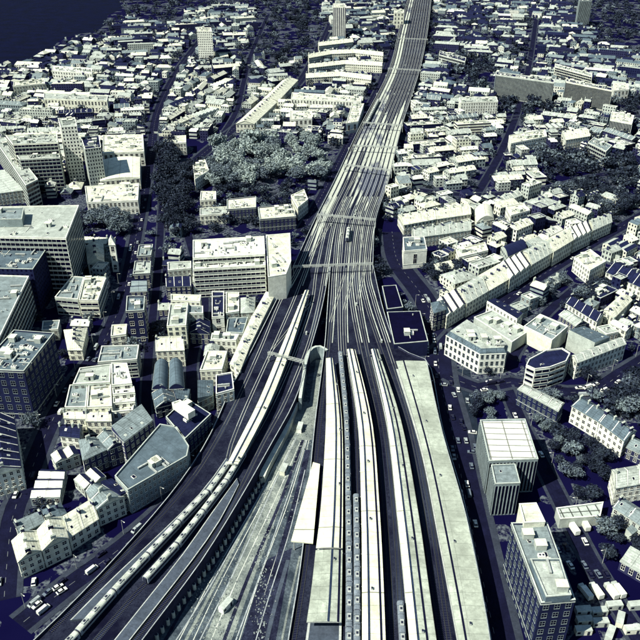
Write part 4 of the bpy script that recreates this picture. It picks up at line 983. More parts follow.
Bp(A_, 'cream square end block of the white slab by the park', 'apartments', [(290, 111), (312, 112), (312, 119), (290, 120)], 17, 'flat', 'white', 'cream', 'punch', cap=54)
Bp(A_, 'tall cream return wing at the railway end of the white slab', 'apartments', [(352, 105), (364, 104), (358, 122), (346, 124)], 14, 'flat', 'white', 'cream', 'punch', cap=54)
Bp('terrace', 'bright cream diagonal terrace beside the park street', 'terrace', [(283, 80), (298, 80), (278, 101), (262, 100)], 12, 'gable', 'cream', 'cream', 'punch')
Bp('terrace', 'near half of the bright cream diagonal terrace beside the park street', 'terrace', [(261, 101), (277, 102), (254, 124), (236, 124)], 12, 'gable', 'cream', 'cream', 'punch', lm='the bright diagonal terrace')
Bp(H_, 'white chunky block at the left tip of the park trees', 'building', [(193, 166), (205, 160), (209, 171), (195, 180)], 13, 'flat', 'white', 'cream', 'punch')
Bp(A_, 'small cream roof left of the slabs under the park trees', 'apartments', [(201, 192), (216, 192), (216, 200), (200, 201)], 11, 'flat', 'cream', 'cream', 'punch')
Bp(A_, 'pale low roof closest to the wide white office in the row under the trees', 'apartments', [(200, 209), (229, 207), (229, 214), (200, 216)], 10, 'flat', 'cream', 'pale', 'punch')
Bp(A_, 'cream slab in the middle under the park trees', 'apartments', [(227, 200), (256, 197), (256, 208), (227, 210)], 13, 'flat', 'brick', 'cream', 'dark', lm='the cream slabs under the park')
Bp(A_, 'long cream slab under the park trees reaching towards the railway', 'apartments', [(258, 208), (290, 205), (296, 217), (260, 220)], 13, 'flat', 'brick', 'cream', 'dark')
Bp(A_, 'upright cream block where the park trees meet the railway', 'apartments', [(291, 196), (304, 190), (308, 200), (298, 208)], 14, 'flat', 'cream', 'cream', 'punch')
Bp(H_, 'cream building on a corner beside the dark street trees', 'building', [(164, 137), (186, 136), (186, 143), (164, 144)], 15, 'flat', 'white', 'cream', 'punch')
# right side
Bp(O, 'white-fronted building with teal roof beside the railway', 'building', [(403, 238), (424, 237), (427, 250), (404, 252)], 17, 'flat', 'white', 'teal', 'punch', lm='the white-fronted railway building', cap=6)
Bp('terrace', 'long cream-roofed terrace stretching from the railway', 'terrace', [(398, 215), (433, 209), (436, 219), (404, 225)], 11, 'gable', 'cream', 'cream', 'punch', chim=4)
Bp('terrace', 'second half of the cream-roofed terrace stretching from the railway', 'terrace', [(434, 209), (468, 204), (471, 214), (437, 219)], 11, 'gable', 'cream', 'cream', 'punch', chim=4, lm='the cream railway terrace')
Bp('terrace', 'pale terrace with serrated front below the cream railway terrace', 'terrace', [(412, 229), (470, 221), (471, 230), (414, 238)], 11, 'gable', 'pale', 'pale', 'punch', chim=6)
Bp('hall', 'cream hall with arched roof end on the right of the cream railway terrace', 'hall', [(475, 209), (492, 207), (494, 219), (477, 222)], 10, 'barrel', 'cream', 'cream', 'punch', rh=4, lm='the cream arched hall')
Bp(A_, 'white square-windowed block right of the cream arched hall', 'apartments', [(506, 207), (523, 204), (530, 211), (511, 216)], 15, 'flat', 'white', 'cream', 'punch', cap=54)
Bp('hall', 'cream rounded hall with a windowed front, behind the diagonal terrace', 'hall', [(456, 250), (485, 243), (488, 251), (459, 258)], 9, 'flat', 'cream', 'cream', 'punch', lm='the cream rounded hall')
for i, (px, h, rm) in enumerate([([(437, 300), (456, 289), (466, 304), (447, 316)], 12, 'cream'), ([(457, 288.5), (478, 276), (488, 291), (467, 303.5)], 13, 'pale'), ([(479, 275.5), (499, 264), (509, 279), (489, 290.5)], 12, 'cream'), ([(500, 263.5), (522, 252), (531, 265), (510, 278.5)], 14, 'cream'), ([(523, 251.5), (545, 240), (553, 252), (532, 264.5)], 13, 'pale'), ([(546, 239.5), (566, 229), (573, 240), (554, 251.5)], 15, 'cream'), ([(567, 228.5), (588, 221), (592, 231), (574, 239.5)], 14, 'cream'), ([(589, 220.5), (608, 214), (612, 222), (593, 230.5)], 12, 'pale')]):
    Bp('terrace', f'bright-roofed terrace stretch on the diagonal street, {["nearest", "second nearest", "third nearest", "fourth nearest", "fourth farthest", "third farthest", "second farthest", "farthest"][i]} to the camera', 'terrace', px, h, 'gable' if i % 3 else 'saw', 'cream', rm, 'punch', lm='the diagonal terrace' if i == 3 else None, chim=3 if i % 3 else 0, group='terrace along the diagonal street', cap=54)
Bp('corner_house', 'narrow teal-capped corner building where the diagonal terrace meets the railway street', 'corner building', [(431, 303), (443, 300), (446, 309), (434, 313)], 17, 'hip', 'slate', 'teal', 'punch', chim=0, cap=46)
Bp('hall', 'dark barrel-roofed hall behind the diagonal terrace', 'hall', [(501, 247), (520, 240), (527, 248), (508, 257)], 9, 'barrel', 'pale', 'slate', 'dark', rh=3)
Bp(O, 'white many-windowed corner block with mansard roof', 'block', [(446, 335), (466, 321), (508, 346), (506, 353), (480, 354)], 17, 'mansard', 'white', 'pale', 'dark', lm='the white many-windowed block', cap=64, floor=4.2)
Bp(O, 'low pale flat roof filling the yard behind the white many-windowed block', 'yard building', [(474, 318), (492, 311), (530, 331), (512, 343)], 7, 'flat', 'pale', 'pale', None, clutter=.7)
Bp('terrace', 'dark-roofed row with bright white edge behind the yard building', 'terrace', [(487, 302), (495, 298), (523, 313), (517, 320)], 13, 'mono', 'white', 'slate', 'punch', rh=1)
Bp(O, 'square block with teal roof and cream walls right of the yard building', 'building', [(524, 327), (540, 315), (568, 327), (552, 341)], 13, 'flat', 'cream', 'grey', None, lm='the square teal-topped block')
Bp(O, 'rounded cream prow building at the street corner with dark roof well', 'building', [(526, 366), (529, 360), (546, 351), (562, 349), (570, 354), (566, 362), (550, 368), (535, 370)], 17, 'flat', 'white', 'slate', 'ribbon', lm='the rounded prow building', clutter=.4)
Bp(O, 'long cream wing running right from the rounded prow building', 'building', [(571, 356), (619, 338), (626, 344), (577, 363)], 14, 'gable', 'white', 'pale', 'punch', chim=0)
Bp(O, 'teal sloping roof behind the rounded prow building', 'building', [(568, 334), (584, 326), (610, 337), (594, 347)], 13, 'mono', 'pale', 'teal', None, rh=3)
Bp(WH, 'thin grey diagonal shed with dark side across from the rounded prow building', 'shed', [(518, 389), (526, 385), (564, 403), (558, 411)], 13, 'gable', 'slate', 'pale', 'dark', chim=0, rh=1.2, lm='the thin diagonal shed')
Bp('terrace', 'far half of the white bay-fronted terrace with teal roof', 'terrace', [(572, 406), (587, 400), (611, 414), (599, 422)], 13, 'gable', 'white', 'teal', 'punch', chim=3, cap=86)
Bp('terrace', 'near half of the white bay-fronted terrace with teal roof', 'terrace', [(599.5, 422.5), (611.5, 414.5), (636, 431), (624, 441)], 13, 'gable', 'white', 'teal', 'punch', chim=3, cap=86, lm='the white bay-fronted terrace')
Bp(WH, 'long warehouse with ribbed cream roof beside the station street', 'warehouse', [(480, 421), (525, 420), (538, 460), (489, 462)], 19, 'flat', 'grey', 'white', 'fin', lm='the ribbed cream warehouse', clutter=0, ribs='_rib')
Bp(WH, 'lower grey front part of the ribbed cream warehouse', 'warehouse', [(491, 466), (515, 465), (520, 484), (495, 485)], 18, 'flat', 'grey', 'grey', 'fin', clutter=.2)
Bp(O, 'long dark block with grey roof at the bottom right by the station street', 'office', [(511, 524), (547, 524), (575, 601), (541, 604)], 26, 'flat', 'slate', 'grey', 'dark', lm='the long dark corner block', cap=80, clutter=.6)
Bp('roof_storey', 'pale roof storey on the near end of the long dark block', 'roof storey', [(530, 560), (560, 560), (571, 596), (546, 598)], 29, 'flat', 'teal', 'pale', None, z0=26.1, occ=False, clutter=.5)
Bp('roof_storey', 'cream roof storey on the far end of the long dark block', 'roof storey', [(519, 505), (536, 504), (545, 523), (524, 524)], 28, 'flat', 'cream', 'cream', None, z0=0, occ=True, clutter=0)
Bp('shed', 'white ribbed market roof right of the long dark block', 'shed', [(556, 509), (603, 503), (600, 517), (560, 520)], 5, 'flat', 'pale', 'pale', None, lm='the white ribbed market roof', ribs='_rib', clutter=0)
Bp('building', 'pale building with cream front at the right edge', 'building', [(612, 470), (660, 462), (662, 480), (616, 488)], 13, 'gable', 'white', 'pale', 'punch', lm='the cream-fronted edge building')
Bp(H_, 'dark-roofed cream row right of the square teal-topped block', 'terrace', [(566, 303), (575, 298), (604, 314), (597, 322)], 11, 'gable', 'white', 'slate', 'punch', chim=3)
Bp(H_, 'cream house turned across the end of the dark-roofed row', 'house', [(604, 310), (621, 295), (632, 300), (614, 318)], 11, 'gable', 'cream', 'cream', 'punch')
Bp(A_, 'white block with punched windows above the right end of the diagonal street', 'apartments', [(574, 258), (590, 250), (606, 262), (590, 271)], 13, 'flat', 'white', 'cream', 'punch')
Bp(A_, 'dark-roofed white row at the right edge above the courtyard trees', 'terrace', [(606, 272), (620, 262), (655, 276), (642, 288)], 12, 'gable', 'white', 'slate', 'punch')
# dark sheds by the throat
Bp('depot_shed', 'black-roofed railway shed with pale rim beside the platform ends', 'shed', [(387, 313), (420, 312), (428, 342), (394, 345)], 12, 'flat', 'slate', 'navy', None, lm='the black-roofed railway shed', clutter=.2, occ=False)
Bp('depot_shed', 'smaller black-roofed shed above the platform-end shed', 'shed', [(382, 287), (396, 286), (403, 308), (387, 310)], 11, 'flat', 'slate', 'navy', None, clutter=0, occ=False)
# top right
Bp(A_, 'long dark slab with pale vertical fins near the upper right', 'slab block', [(496, 72), (554, 80), (554, 83), (496, 75)], 27, 'flat', 'pale', 'slate', 'fin', lm='the long finned slab')
Bp(A_, 'finned slab in front and right of the long finned slab', 'slab block', [(566, 79), (612, 88), (612, 91), (566, 82)], 24, 'flat', 'cream', 'slate', 'fin', lm='the right finned slab')
Bp(A_, 'balcony-banded slab behind the right finned slab', 'slab block', [(555, 64), (592, 74), (592, 77), (555, 67)], 20, 'flat', 'cream', 'pale', 'stripe')
Bp(A_, 'cream drum-ended block at the end of the right finned slab', 'apartments', [(613, 84), (628, 84), (629, 90), (614, 91)], 16, 'flat', 'white', 'cream', 'punch', cap=46)
Bp(A_, 'white block with square window grid above the right of the tracks', 'apartments', [(459, 98), (496, 97), (498, 102), (461, 103)], 17, 'flat', 'white', 'pale', 'punch', lm='the white gridded block', cap=94)
Bp('tower_block', 'dark finned tower at the top edge on the right', 'tower block', [(579, -2), (592, -2), (592, 1), (580, 1)], 44, 'flat', 'grey', 'slate', 'fin', lm='the dark top-edge tower')
Bp(A_, 'white block with three dark bays on the right edge, upper half', 'apartments', [(612, 112), (634, 116), (632, 124), (610, 120)], 20, 'flat', 'white', 'cream', 'fin')
Bp(A_, 'cream twin-roofed block below the finned slabs', 'apartments', [(509, 136), (545, 130), (547, 137), (511, 144)], 14, 'flat', 'white', 'cream', 'punch', lm='the cream twin-roofed block')
Bp(A_, 'cream pitched block right of the cream twin-roofed block', 'apartments', [(562, 131), (585, 128), (590, 136), (566, 140)], 13, 'gable', 'white', 'cream', 'punch')
Bp(A_, 'grey striped slab with banded side in the dark upper right', 'slab block', [(594, 138), (612, 146), (606, 152), (588, 143)], 18, 'flat', 'pale', 'grey', 'stripe')
Bp(A_, 'dark slanting slab at the top just right of the railway', 'slab block', [(440, 51), (466, 58), (465, 62), (439, 55)], 15, 'flat', 'pale', 'slate', 'stripe', lm='the slanting top slab')

# ---------------------------------------------------------------- trees
def crown_mesh(seed, nb, nq, q, mat):
    rs = np.random.RandomState(seed); V = []; F = []
    blobs = [(rs.uniform(-.27, .27), rs.uniform(-.27, .27), rs.uniform(.40, .84), rs.uniform(.16, .27)) for _ in range(nb)]
    for i in range(nq):
        bx, by, bz, br = blobs[rs.randint(nb)]
        d = rs.normal(size=3); d /= np.linalg.norm(d); r = br * rs.uniform(.65, 1.08)
        c = np.array([bx, by, bz]) + d * r * np.array([1, 1, .8])
        n = d + rs.normal(size=3) * .55; n /= np.linalg.norm(n); u = np.cross(n, rs.normal(size=3)); u /= np.linalg.norm(u); v = np.cross(n, u)
        s = q * rs.uniform(.6, 1.3); b = len(V)
        V += [tuple(c + u * s), tuple(c + v * s * .8), tuple(c - u * s), tuple(c - v * s * .8)]; F.append((b, b + 1, b + 2, b + 3))
    return V, F
CRV = [crown_mesh(100 + i, 17, 900, .046, None) for i in range(5)]
MIDC = [crown_mesh(300 + i, 10, 260, .06, None) for i in range(5)]
FAR = [crown_mesh(200 + i, 8, 90, .085, None) for i in range(5)]
CR = {}
for i, (V, F) in enumerate(CRV):
    for k_, m in LEAF.items():
        me = bpy.data.meshes.new('crown'); me.from_pydata(V, [], F); me.materials.append(m); CR[i, k_] = me
def trunk_mesh():
    mb = MB(); mb.cyl(0, 0, -.02, .45, .03, .02, bark, 7)
    for a in range(5):
        t = a * 1.25; M = Matrix.Translation((0, 0, .34)) @ Matrix.Rotation(t, 4, 'Z') @ Matrix.Rotation(.7, 4, 'Y')
        for i in range(5):
            A0, A1 = 2 * math.pi * i / 5, 2 * math.pi * (i + 1) / 5
            mb.face([tuple(M @ Vector((.016 * math.cos(A0), .016 * math.sin(A0), 0))), tuple(M @ Vector((.016 * math.cos(A1), .016 * math.sin(A1), 0))), tuple(M @ Vector((.005 * math.cos(A1), .005 * math.sin(A1), .32))), tuple(M @ Vector((.005 * math.cos(A0), .005 * math.sin(A0), .32)))], bark)
    return mb.mesh('trunk')
TR = trunk_mesh()
rt = random.Random(8); NT = [0]; TREES = []
def tree(x, y, h, kind, group):
    NT[0] += 1
    t = root('tree', (x, y, 0), rt.uniform(0, 6.3)); t.scale = (h * rt.uniform(.95, 1.35),) * 2 + (h,)
    t.scale[1] = t.scale[0]
    link('crown', CR[rt.randrange(5), kind], t); link('trunk', TR, t)
    tag(t, None, 'tree', group)
    later(t, f'{"large" if h > 11 else "small" if h < 7.5 else "bushy"} {dict(dark="dark", mid="grey-green", light="pale")[kind]} tree', x, y)
    TREES.append((x, y)); return t
CLUMPS = [  # cx, cy, rx, ry, n, kind, height
 (214, 178, 12, 8, 6, 'light', 14), (232, 158, 20, 11, 9, 'light', 20), (262, 152, 18, 10, 10, 'light', 20), (248, 178, 26, 8, 11, 'light', 16), (285, 172, 18, 10, 9, 'light', 18), (300, 150, 14, 10, 7, 'light', 16), (318, 168, 10, 10, 6, 'light', 14), (222, 172, 12, 10, 6, 'mid', 15), (348, 112, 8, 7, 4, 'mid', 10),
 (104, 222, 14, 12, 9, 'mid', 13), (122, 226, 8, 10, 4, 'mid', 11), (57, 388, 11, 12, 4, 'light', 14), (108, 306, 9, 10, 4, 'mid', 13), (108, 258, 7, 9, 3, 'light', 8),
 (165, 165, 10, 26, 18, 'dark', 15), (172, 208, 14, 22, 18, 'dark', 14), (187, 185, 10, 14, 9, 'dark', 14), (182, 228, 10, 9, 4, 'dark', 10), (278, 58, 14, 12, 8, 'dark', 14), (300, 20, 16, 12, 8, 'dark', 15),
 (590, 290, 22, 12, 12, 'dark', 9), (560, 285, 12, 8, 5, 'mid', 8), (545, 300, 8, 6, 3, 'dark', 8), (606, 380, 18, 12, 9, 'dark', 10), (628, 392, 14, 20, 10, 'dark', 11), (590, 385, 12, 9, 5, 'mid', 9), (550, 395, 8, 6, 2, 'mid', 8),
 (475, 405, 10, 8, 3, 'dark', 8), (478, 378, 14, 4, 5, 'mid', 6), (560, 440, 20, 12, 7, 'dark', 8), (575, 465, 22, 14, 7, 'dark', 8), (600, 455, 14, 12, 5, 'dark', 8), (430, 268, 12, 8, 6, 'dark', 9), (450, 270, 14, 8, 6, 'dark', 9), (540, 355, 4, 4, 1, 'mid', 6), (395, 236, 6, 8, 3, 'dark', 9), (393, 262, 6, 8, 3, 'dark', 8),
 (600, 200, 22, 9, 9, 'dark', 10), (570, 185, 22, 7, 9, 'dark', 10), (632, 210, 14, 9, 6, 'dark', 11), (560, 160, 26, 7, 9, 'dark', 10), (620, 170, 20, 9, 8, 'dark', 11), (26, 520, 6, 5, 2, 'mid', 7), (15, 480, 6, 10, 3, 'dark', 9), (92, 460, 8, 8, 2, 'dark', 7), (30, 455, 10, 16, 5, 'dark', 8), (40, 405, 10, 10, 3, 'dark', 8), (330, 300, 1, 1, 0, 'dark', 6),
 (610, 530, 16, 10, 4, 'dark', 7), (640, 560, 8, 20, 3, 'dark', 8), (500, 395, 10, 4, 3, 'mid', 6), (540, 425, 10, 6, 3, 'mid', 6)]
for cx, cy, rx, ry, n, kd, h in CLUMPS:
    k_ = 0; tries = 0
    while k_ < n and tries < n * 12:
        tries += 1; a = rt.uniform(0, 6.28); r = math.sqrt(rt.random()); p = G(cx + rx * r * math.cos(a), cy + ry * r * math.sin(a), 3)
        hh = h * rt.uniform(.8, 1.2); s = hh * .2 if cy < 240 and cx < 330 else hh * .26
        if not (150 < cx < 200 and cy < 240) and not free([(p[0] - s, p[1] - s), (p[0] + s, p[1] - s), (p[0] + s, p[1] + s), (p[0] - s, p[1] + s)]): continue
        if any(dist(p, q) < hh * (.42 if kd != 'light' else .62) for q in TREES[-60:]): continue
        tree(*p, hh, kd if rt.random() < (.8 if not (150 < cx < 200 and cy < 240) else 1.1) else 'mid', 'trees between the buildings'); k_ += 1

# ---------------------------------------------------------------- the town between
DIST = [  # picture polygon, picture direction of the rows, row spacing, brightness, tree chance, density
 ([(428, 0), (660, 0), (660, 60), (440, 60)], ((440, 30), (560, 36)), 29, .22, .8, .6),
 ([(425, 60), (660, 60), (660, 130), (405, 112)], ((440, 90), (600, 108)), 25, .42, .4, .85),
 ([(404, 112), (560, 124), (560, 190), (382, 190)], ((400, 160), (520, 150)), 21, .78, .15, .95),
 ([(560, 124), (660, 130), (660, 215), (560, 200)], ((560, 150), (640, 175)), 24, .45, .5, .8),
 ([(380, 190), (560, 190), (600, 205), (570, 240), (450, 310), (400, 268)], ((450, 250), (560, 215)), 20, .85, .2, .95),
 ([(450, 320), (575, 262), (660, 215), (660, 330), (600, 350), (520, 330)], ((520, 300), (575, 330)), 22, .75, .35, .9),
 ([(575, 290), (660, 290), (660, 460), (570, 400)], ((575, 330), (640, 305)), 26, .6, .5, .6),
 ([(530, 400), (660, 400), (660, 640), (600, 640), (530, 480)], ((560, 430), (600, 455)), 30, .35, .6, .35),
 ([(440, 350), (520, 350), (520, 420), (455, 420)], ((450, 380), (500, 400)), 24, .3, .5, .4),
 ([(130, 12), (430, 0), (385, 70), (300, 90), (110, 60)], ((200, 30), (300, 26)), 27, .40, .7, .7),
 ([(-40, 62), (110, 40), (200, 45), (180, 90), (-40, 140)], ((30, 90), (110, 94)), 26, .8, .1, .95),
 ([(-40, 120), (100, 100), (165, 90), (160, 200), (-40, 200)], ((30, 150), (100, 148)), 26, .7, .2, .9),
 ([(170, 75), (300, 60), (250, 118), (200, 150), (160, 150)], ((190, 130), (260, 75)), 22, .85, .12, .95),
 ([(255, 110), (380, 70), (330, 170), (260, 150)], ((265, 110), (340, 112)), 24, .7, .4, .7),
 ([(130, 200), (200, 190), (200, 300), (215, 360), (190, 420), (130, 420)], ((150, 300), (190, 300)), 22, .45, .15, .9),
 ([(60, 240), (130, 240), (120, 330), (60, 340)], ((70, 300), (110, 300)), 24, .7, .4, .6),
 ([(0, 400), (80, 400), (110, 460), (80, 510), (0, 540)], ((20, 500), (70, 480)), 20, .7, .3, .8),
 ([(200, 290), (270, 290), (230, 400), (195, 420)], ((210, 330), (250, 330)), 20, .8, .1, .9),
 ([(300, 190), (345, 130), (320, 200), (300, 225)], ((305, 190), (330, 150)), 20, .6, .6, .8),
]
occupy(river); occupy(GL([(206, 150), (245, 140), (330, 145), (330, 175), (300, 186), (210, 190)]))
for a_ in ((92, 212, 124, 234), (154, 140, 198, 232)): occupy(GL([(a_[0], a_[1]), (a_[2], a_[1]), (a_[2], a_[3]), (a_[0], a_[3])]))
FT = []; rw = random.Random(31)
for wd, n_ in (([(255, -4), (322, -4), (312, 50), (268, 72)], 150), ([(566, -4), (670, -4), (670, 62), (610, 44)], 230), ([(444, 52), (494, 62), (490, 92), (464, 90)], 60), ([(530, 152), (632, 160), (632, 205), (600, 196), (548, 182)], 90),
               ([(120, 2), (150, -4), (185, -4), (180, 26), (140, 22)], 70), ([(610, 100), (660, 96), (660, 140), (636, 128)], 40), ([(500, 100), (556, 104), (540, 118), (500, 112)], 40), ([(560, 400), (660, 380), (660, 440), (640, 436)], 14)):
    q = GL(wd); xs = [p[0] for p in q]; ys = [p[1] for p in q]; k_ = 0
    for _ in range(n_ * 6):
        p = (rw.uniform(min(xs), max(xs)), rw.uniform(min(ys), max(ys)))
        if inside(p, q) and free([(p[0] - 2, p[1] - 2), (p[0] + 2, p[1] - 2), (p[0] + 2, p[1] + 2), (p[0] - 2, p[1] + 2)]): FT.append((*p, rw.uniform(8, 14))); k_ += 1
        if k_ >= n_: break
    occupy(q)
FILL = []; rf = random.Random(21); SPOTS = []
for di, (poly, (da, db), row, bright, ptree, dens) in enumerate(DIST):
    pw = GL(poly); a0, b0 = G(*da), G(*db); ang0 = math.atan2(b0[1] - a0[1], b0[0] - a0[0]); cx = sum(p[0] for p in pw) / len(pw); cy = sum(p[1] for p in pw) / len(pw)
    Rr = max(dist((cx, cy), p) for p in pw); ca, sa = math.cos(ang0), math.sin(ang0)
    v = -Rr
    while v < Rr:
        u = -Rr + rf.uniform(0, 15)
        while u < Rr:
            far = math.hypot(cx + u * ca - v * sa, cy + u * sa + v * ca)
            L = rf.choice((8, 11, 15, 20, 28)) if far < 700 else rf.choice((9, 13, 18, 26, 38)); D = rf.uniform(7.5, 11) if far < 700 else rf.uniform(7.5, 12)
            if rf.random() < .12: L = rf.uniform(16, 22); D = L * .8
            ja = ang0 + rf.gauss(0, .11) + (math.pi / 2 if rf.random() < .13 else 0)
            jc, js = math.cos(ja), math.sin(ja)
            for attempt in range(3):
                mx = cx + (u + L / 2) * ca - (v + rf.uniform(-2, 2)) * sa; my = cy + (u + L / 2) * sa + v * ca
                if inside((mx, my), pw) and my > 120:
                    q = [(mx + jc * sx * L / 2 - js * sy * D / 2, my + js * sx * L / 2 + jc * sy * D / 2) for sx, sy in ((-1, -1), (1, -1), (1, 1), (-1, 1))]
                    qq = [(mx + jc * sx * (L / 2 + .8) - js * sy * (D / 2 + .8), my + js * sx * (L / 2 + .8) + jc * sy * (D / 2 + .8)) for sx, sy in ((-1, -1), (1, -1), (1, 1), (-1, 1))]
                    if rf.random() < dens and free(qq):
                        os_ = rf.choice((-1, 1)) if L > 9 and rf.random() < .8 else 0
                        if os_:
                            e = [(mx + jc * sx * L / 2 - js * (os_ * (D / 2 + 2.2) + sy * 2), my + js * sx * L / 2 + jc * (os_ * (D / 2 + 2.2) + sy * 2)) for sx, sy in ((-1, -1), (1, -1), (1, 1), (-1, 1))]
                            if free(e): occupy(e)
                            else: os_ = 0
                        occupy(q); FILL.append((my, q, L, D, bright, di, os_)); break
                    L *= .6
                    if L < 7 or not free([(mx - 2, my - 2), (mx + 2, my - 2), (mx + 2, my + 2), (mx - 2, my + 2)]): break
                else: break
            if rf.random() < ptree + .15:
                SPOTS.append((cx + (u + L / 2) * ca - (v + row * .5) * sa, cy + (u + L / 2) * sa + (v + row * .5) * ca))
            u += L + rf.choice((0.7, 0.9, 1.5, 4, 9))
        v += row * (.8 if bright > .5 else .92) * rf.uniform(.85, 1.1) * (.8 if D < 10 else 1)
for di, (poly, (da, db), row, bright, ptree, dens) in enumerate(DIST):
    if di in (0, 7, 9): continue
    pw = GL(poly); a0, b0 = G(*da), G(*db); ang0 = math.atan2(b0[1] - a0[1], b0[0] - a0[0]); xs = [p[0] for p in pw]; ys = [p[1] for p in pw]
    for _ in range(int((max(xs) - min(xs)) * (max(ys) - min(ys)) / 55)):
        mx, my = rf.uniform(min(xs), max(xs)), rf.uniform(min(ys), max(ys))
        if not inside((mx, my), pw) or my < 130 or rf.random() > dens: continue
        L, D = rf.uniform(7, 16), rf.uniform(6, 9); ja = ang0 + rf.gauss(0, .12) + (math.pi / 2 if rf.random() < .3 else 0); jc, js = math.cos(ja), math.sin(ja)
        q = [(mx + jc * sx * L / 2 - js * sy * D / 2, my + js * sx * L / 2 + jc * sy * D / 2) for sx, sy in ((-1, -1), (1, -1), (1, 1), (-1, 1))]
        if free(q): occupy(q); FILL.append((my, q, L, D, bright, di, 0))
def inview(x, y, m=12):
    px, py = P(x, y, 6); return -m < px < 640 + m and -m < py < 640 + m
FILL = [f for f in FILL if inview(sum(p[0] for p in f[1]) / 4, f[0], 25)]
FILL.sort(key=lambda f: f[0])
far_mb = MB(); NF = 0
for k_, (my, q, L, D, bright, di, os_) in enumerate(FILL):
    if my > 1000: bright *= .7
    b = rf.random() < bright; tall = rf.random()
    h = rf.uniform(5, 8) if tall < .85 else rf.uniform(9, 13)
    if L > 30 and rf.random() < .3: h = rf.uniform(11, 16)
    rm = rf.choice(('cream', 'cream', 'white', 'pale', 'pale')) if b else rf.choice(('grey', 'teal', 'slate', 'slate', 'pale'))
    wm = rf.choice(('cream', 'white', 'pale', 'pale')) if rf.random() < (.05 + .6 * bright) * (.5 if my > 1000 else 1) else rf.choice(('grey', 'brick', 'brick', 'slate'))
    if os_ and h > 10: h *= .7
    kind = rf.choice(('gable', 'gable', 'hip')) if os_ else 'flat' if h > 12 or rf.random() < .3 else rf.choice(('gable', 'gable', 'gable', 'hip', 'saw', 'mono') if D < 13 else ('flat', 'saw', 'flat'))
    x = sum(p[0] for p in q) / 4
    if k_ < 430:
        near = my < 430
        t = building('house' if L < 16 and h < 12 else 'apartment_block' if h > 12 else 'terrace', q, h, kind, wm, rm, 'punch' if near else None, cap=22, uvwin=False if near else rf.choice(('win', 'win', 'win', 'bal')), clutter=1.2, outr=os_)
        nm = t.name.split('.')[0]
        tag(t, None, {'house': 'house', 'apartment_block': 'apartments', 'terrace': 'terrace'}[nm], 'ordinary buildings filling the streets')
        rl = {'flat': 'flat', 'gable': 'gabled', 'hip': 'hipped', 'saw': 'ribbed', 'mono': 'sloping'}[kind]
        later(t, f'{LOOK[rm]} {rl}-roofed {"house" if nm == "house" else "block" if nm == "apartment_block" else "terrace"}', x, my)
    else:
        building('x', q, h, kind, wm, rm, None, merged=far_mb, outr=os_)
        if rf.random() < .7:
            for _ in range(max(1, int(L / 9))):
                f = rf.random(); g = rf.uniform(.3, .7); X = q[0][0] + (q[1][0] - q[0][0]) * f + (q[3][0] - q[0][0]) * g; Y = q[0][1] + (q[1][1] - q[0][1]) * f + (q[3][1] - q[0][1]) * g
                s = rf.uniform(.5, 1.4); far_mb.box(X - s, X + s, Y - s * .7, Y + s * .7, h - .5, h + (rf.uniform(1, 2) if kind == 'flat' else 4.6), W[rf.choice(('white', 'slate', 'pale', 'brick'))])
o = far_mb.build('distant_buildings'); tag(o, kind='stuff')

# back-garden and yard trees
SPOTS.sort(key=lambda p: p[1])
for x, y in SPOTS:
    s = 1.6
    if y < 130 or not inview(x, y): continue
    if not free([(x - s, y - s), (x + s, y - s), (x + s, y + s), (x - s, y + s)]): continue
    if NT[0] < 292: tree(x, y, rt.uniform(5, 9.5), rt.choice(('dark', 'dark', 'mid')), 'trees between the buildings')
    else: FT.append((x, y, rt.uniform(6, 12)))
rg = random.Random(4)
for _ in range(2600):
    px, py = rg.uniform(0, 640), rg.uniform(-2, 150) if rg.random() < .8 else rg.uniform(150, 230); x, y = G(px, py)
    dark = (px > 440 and py < 60) or (px > 540) or (130 < px < 200 and py < 30) or (255 < px < 330 and py < 75) or py < 22
    if rg.random() > (.75 if dark else .22): continue
    s = 2
    if free([(x - s, y - s), (x + s, y - s), (x + s, y + s), (x - s, y + s)]): FT.append((x, y, rg.uniform(7, 13)))
VV = []; FF = []; MM = []; n0 = 0
for i, (x, y, h) in enumerate(FT):
    V, F = (FAR if y > 650 else MIDC)[i % 5]; V = np.array(V); a = rg.uniform(0, 6.28); c, s = math.cos(a), math.sin(a); wd = h * rg.uniform(1, 1.5)
    X = np.c_[(V[:, 0] * c - V[:, 1] * s) * wd + x, (V[:, 0] * s + V[:, 1] * c) * wd + y, V[:, 2] * h - h * .15]
    VV.append(X); FF.append(np.array(F) + n0); n0 += len(V); MM += [0 if rg.random() < .8 else 1] * len(F)
if FT:
    me = bpy.data.meshes.new('distant_trees'); me.from_pydata(np.vstack(VV).tolist(), [], np.vstack(FF).tolist()); me.materials.append(LEAF['dark']); me.materials.append(LEAF['mid'])
    me.polygons.foreach_set('material_index', MM); o = link('distant_trees', me); tag(o, kind='stuff')
import sys
print('FILL', len(FILL), 'trees', NT[0], 'far trees', len(FT))

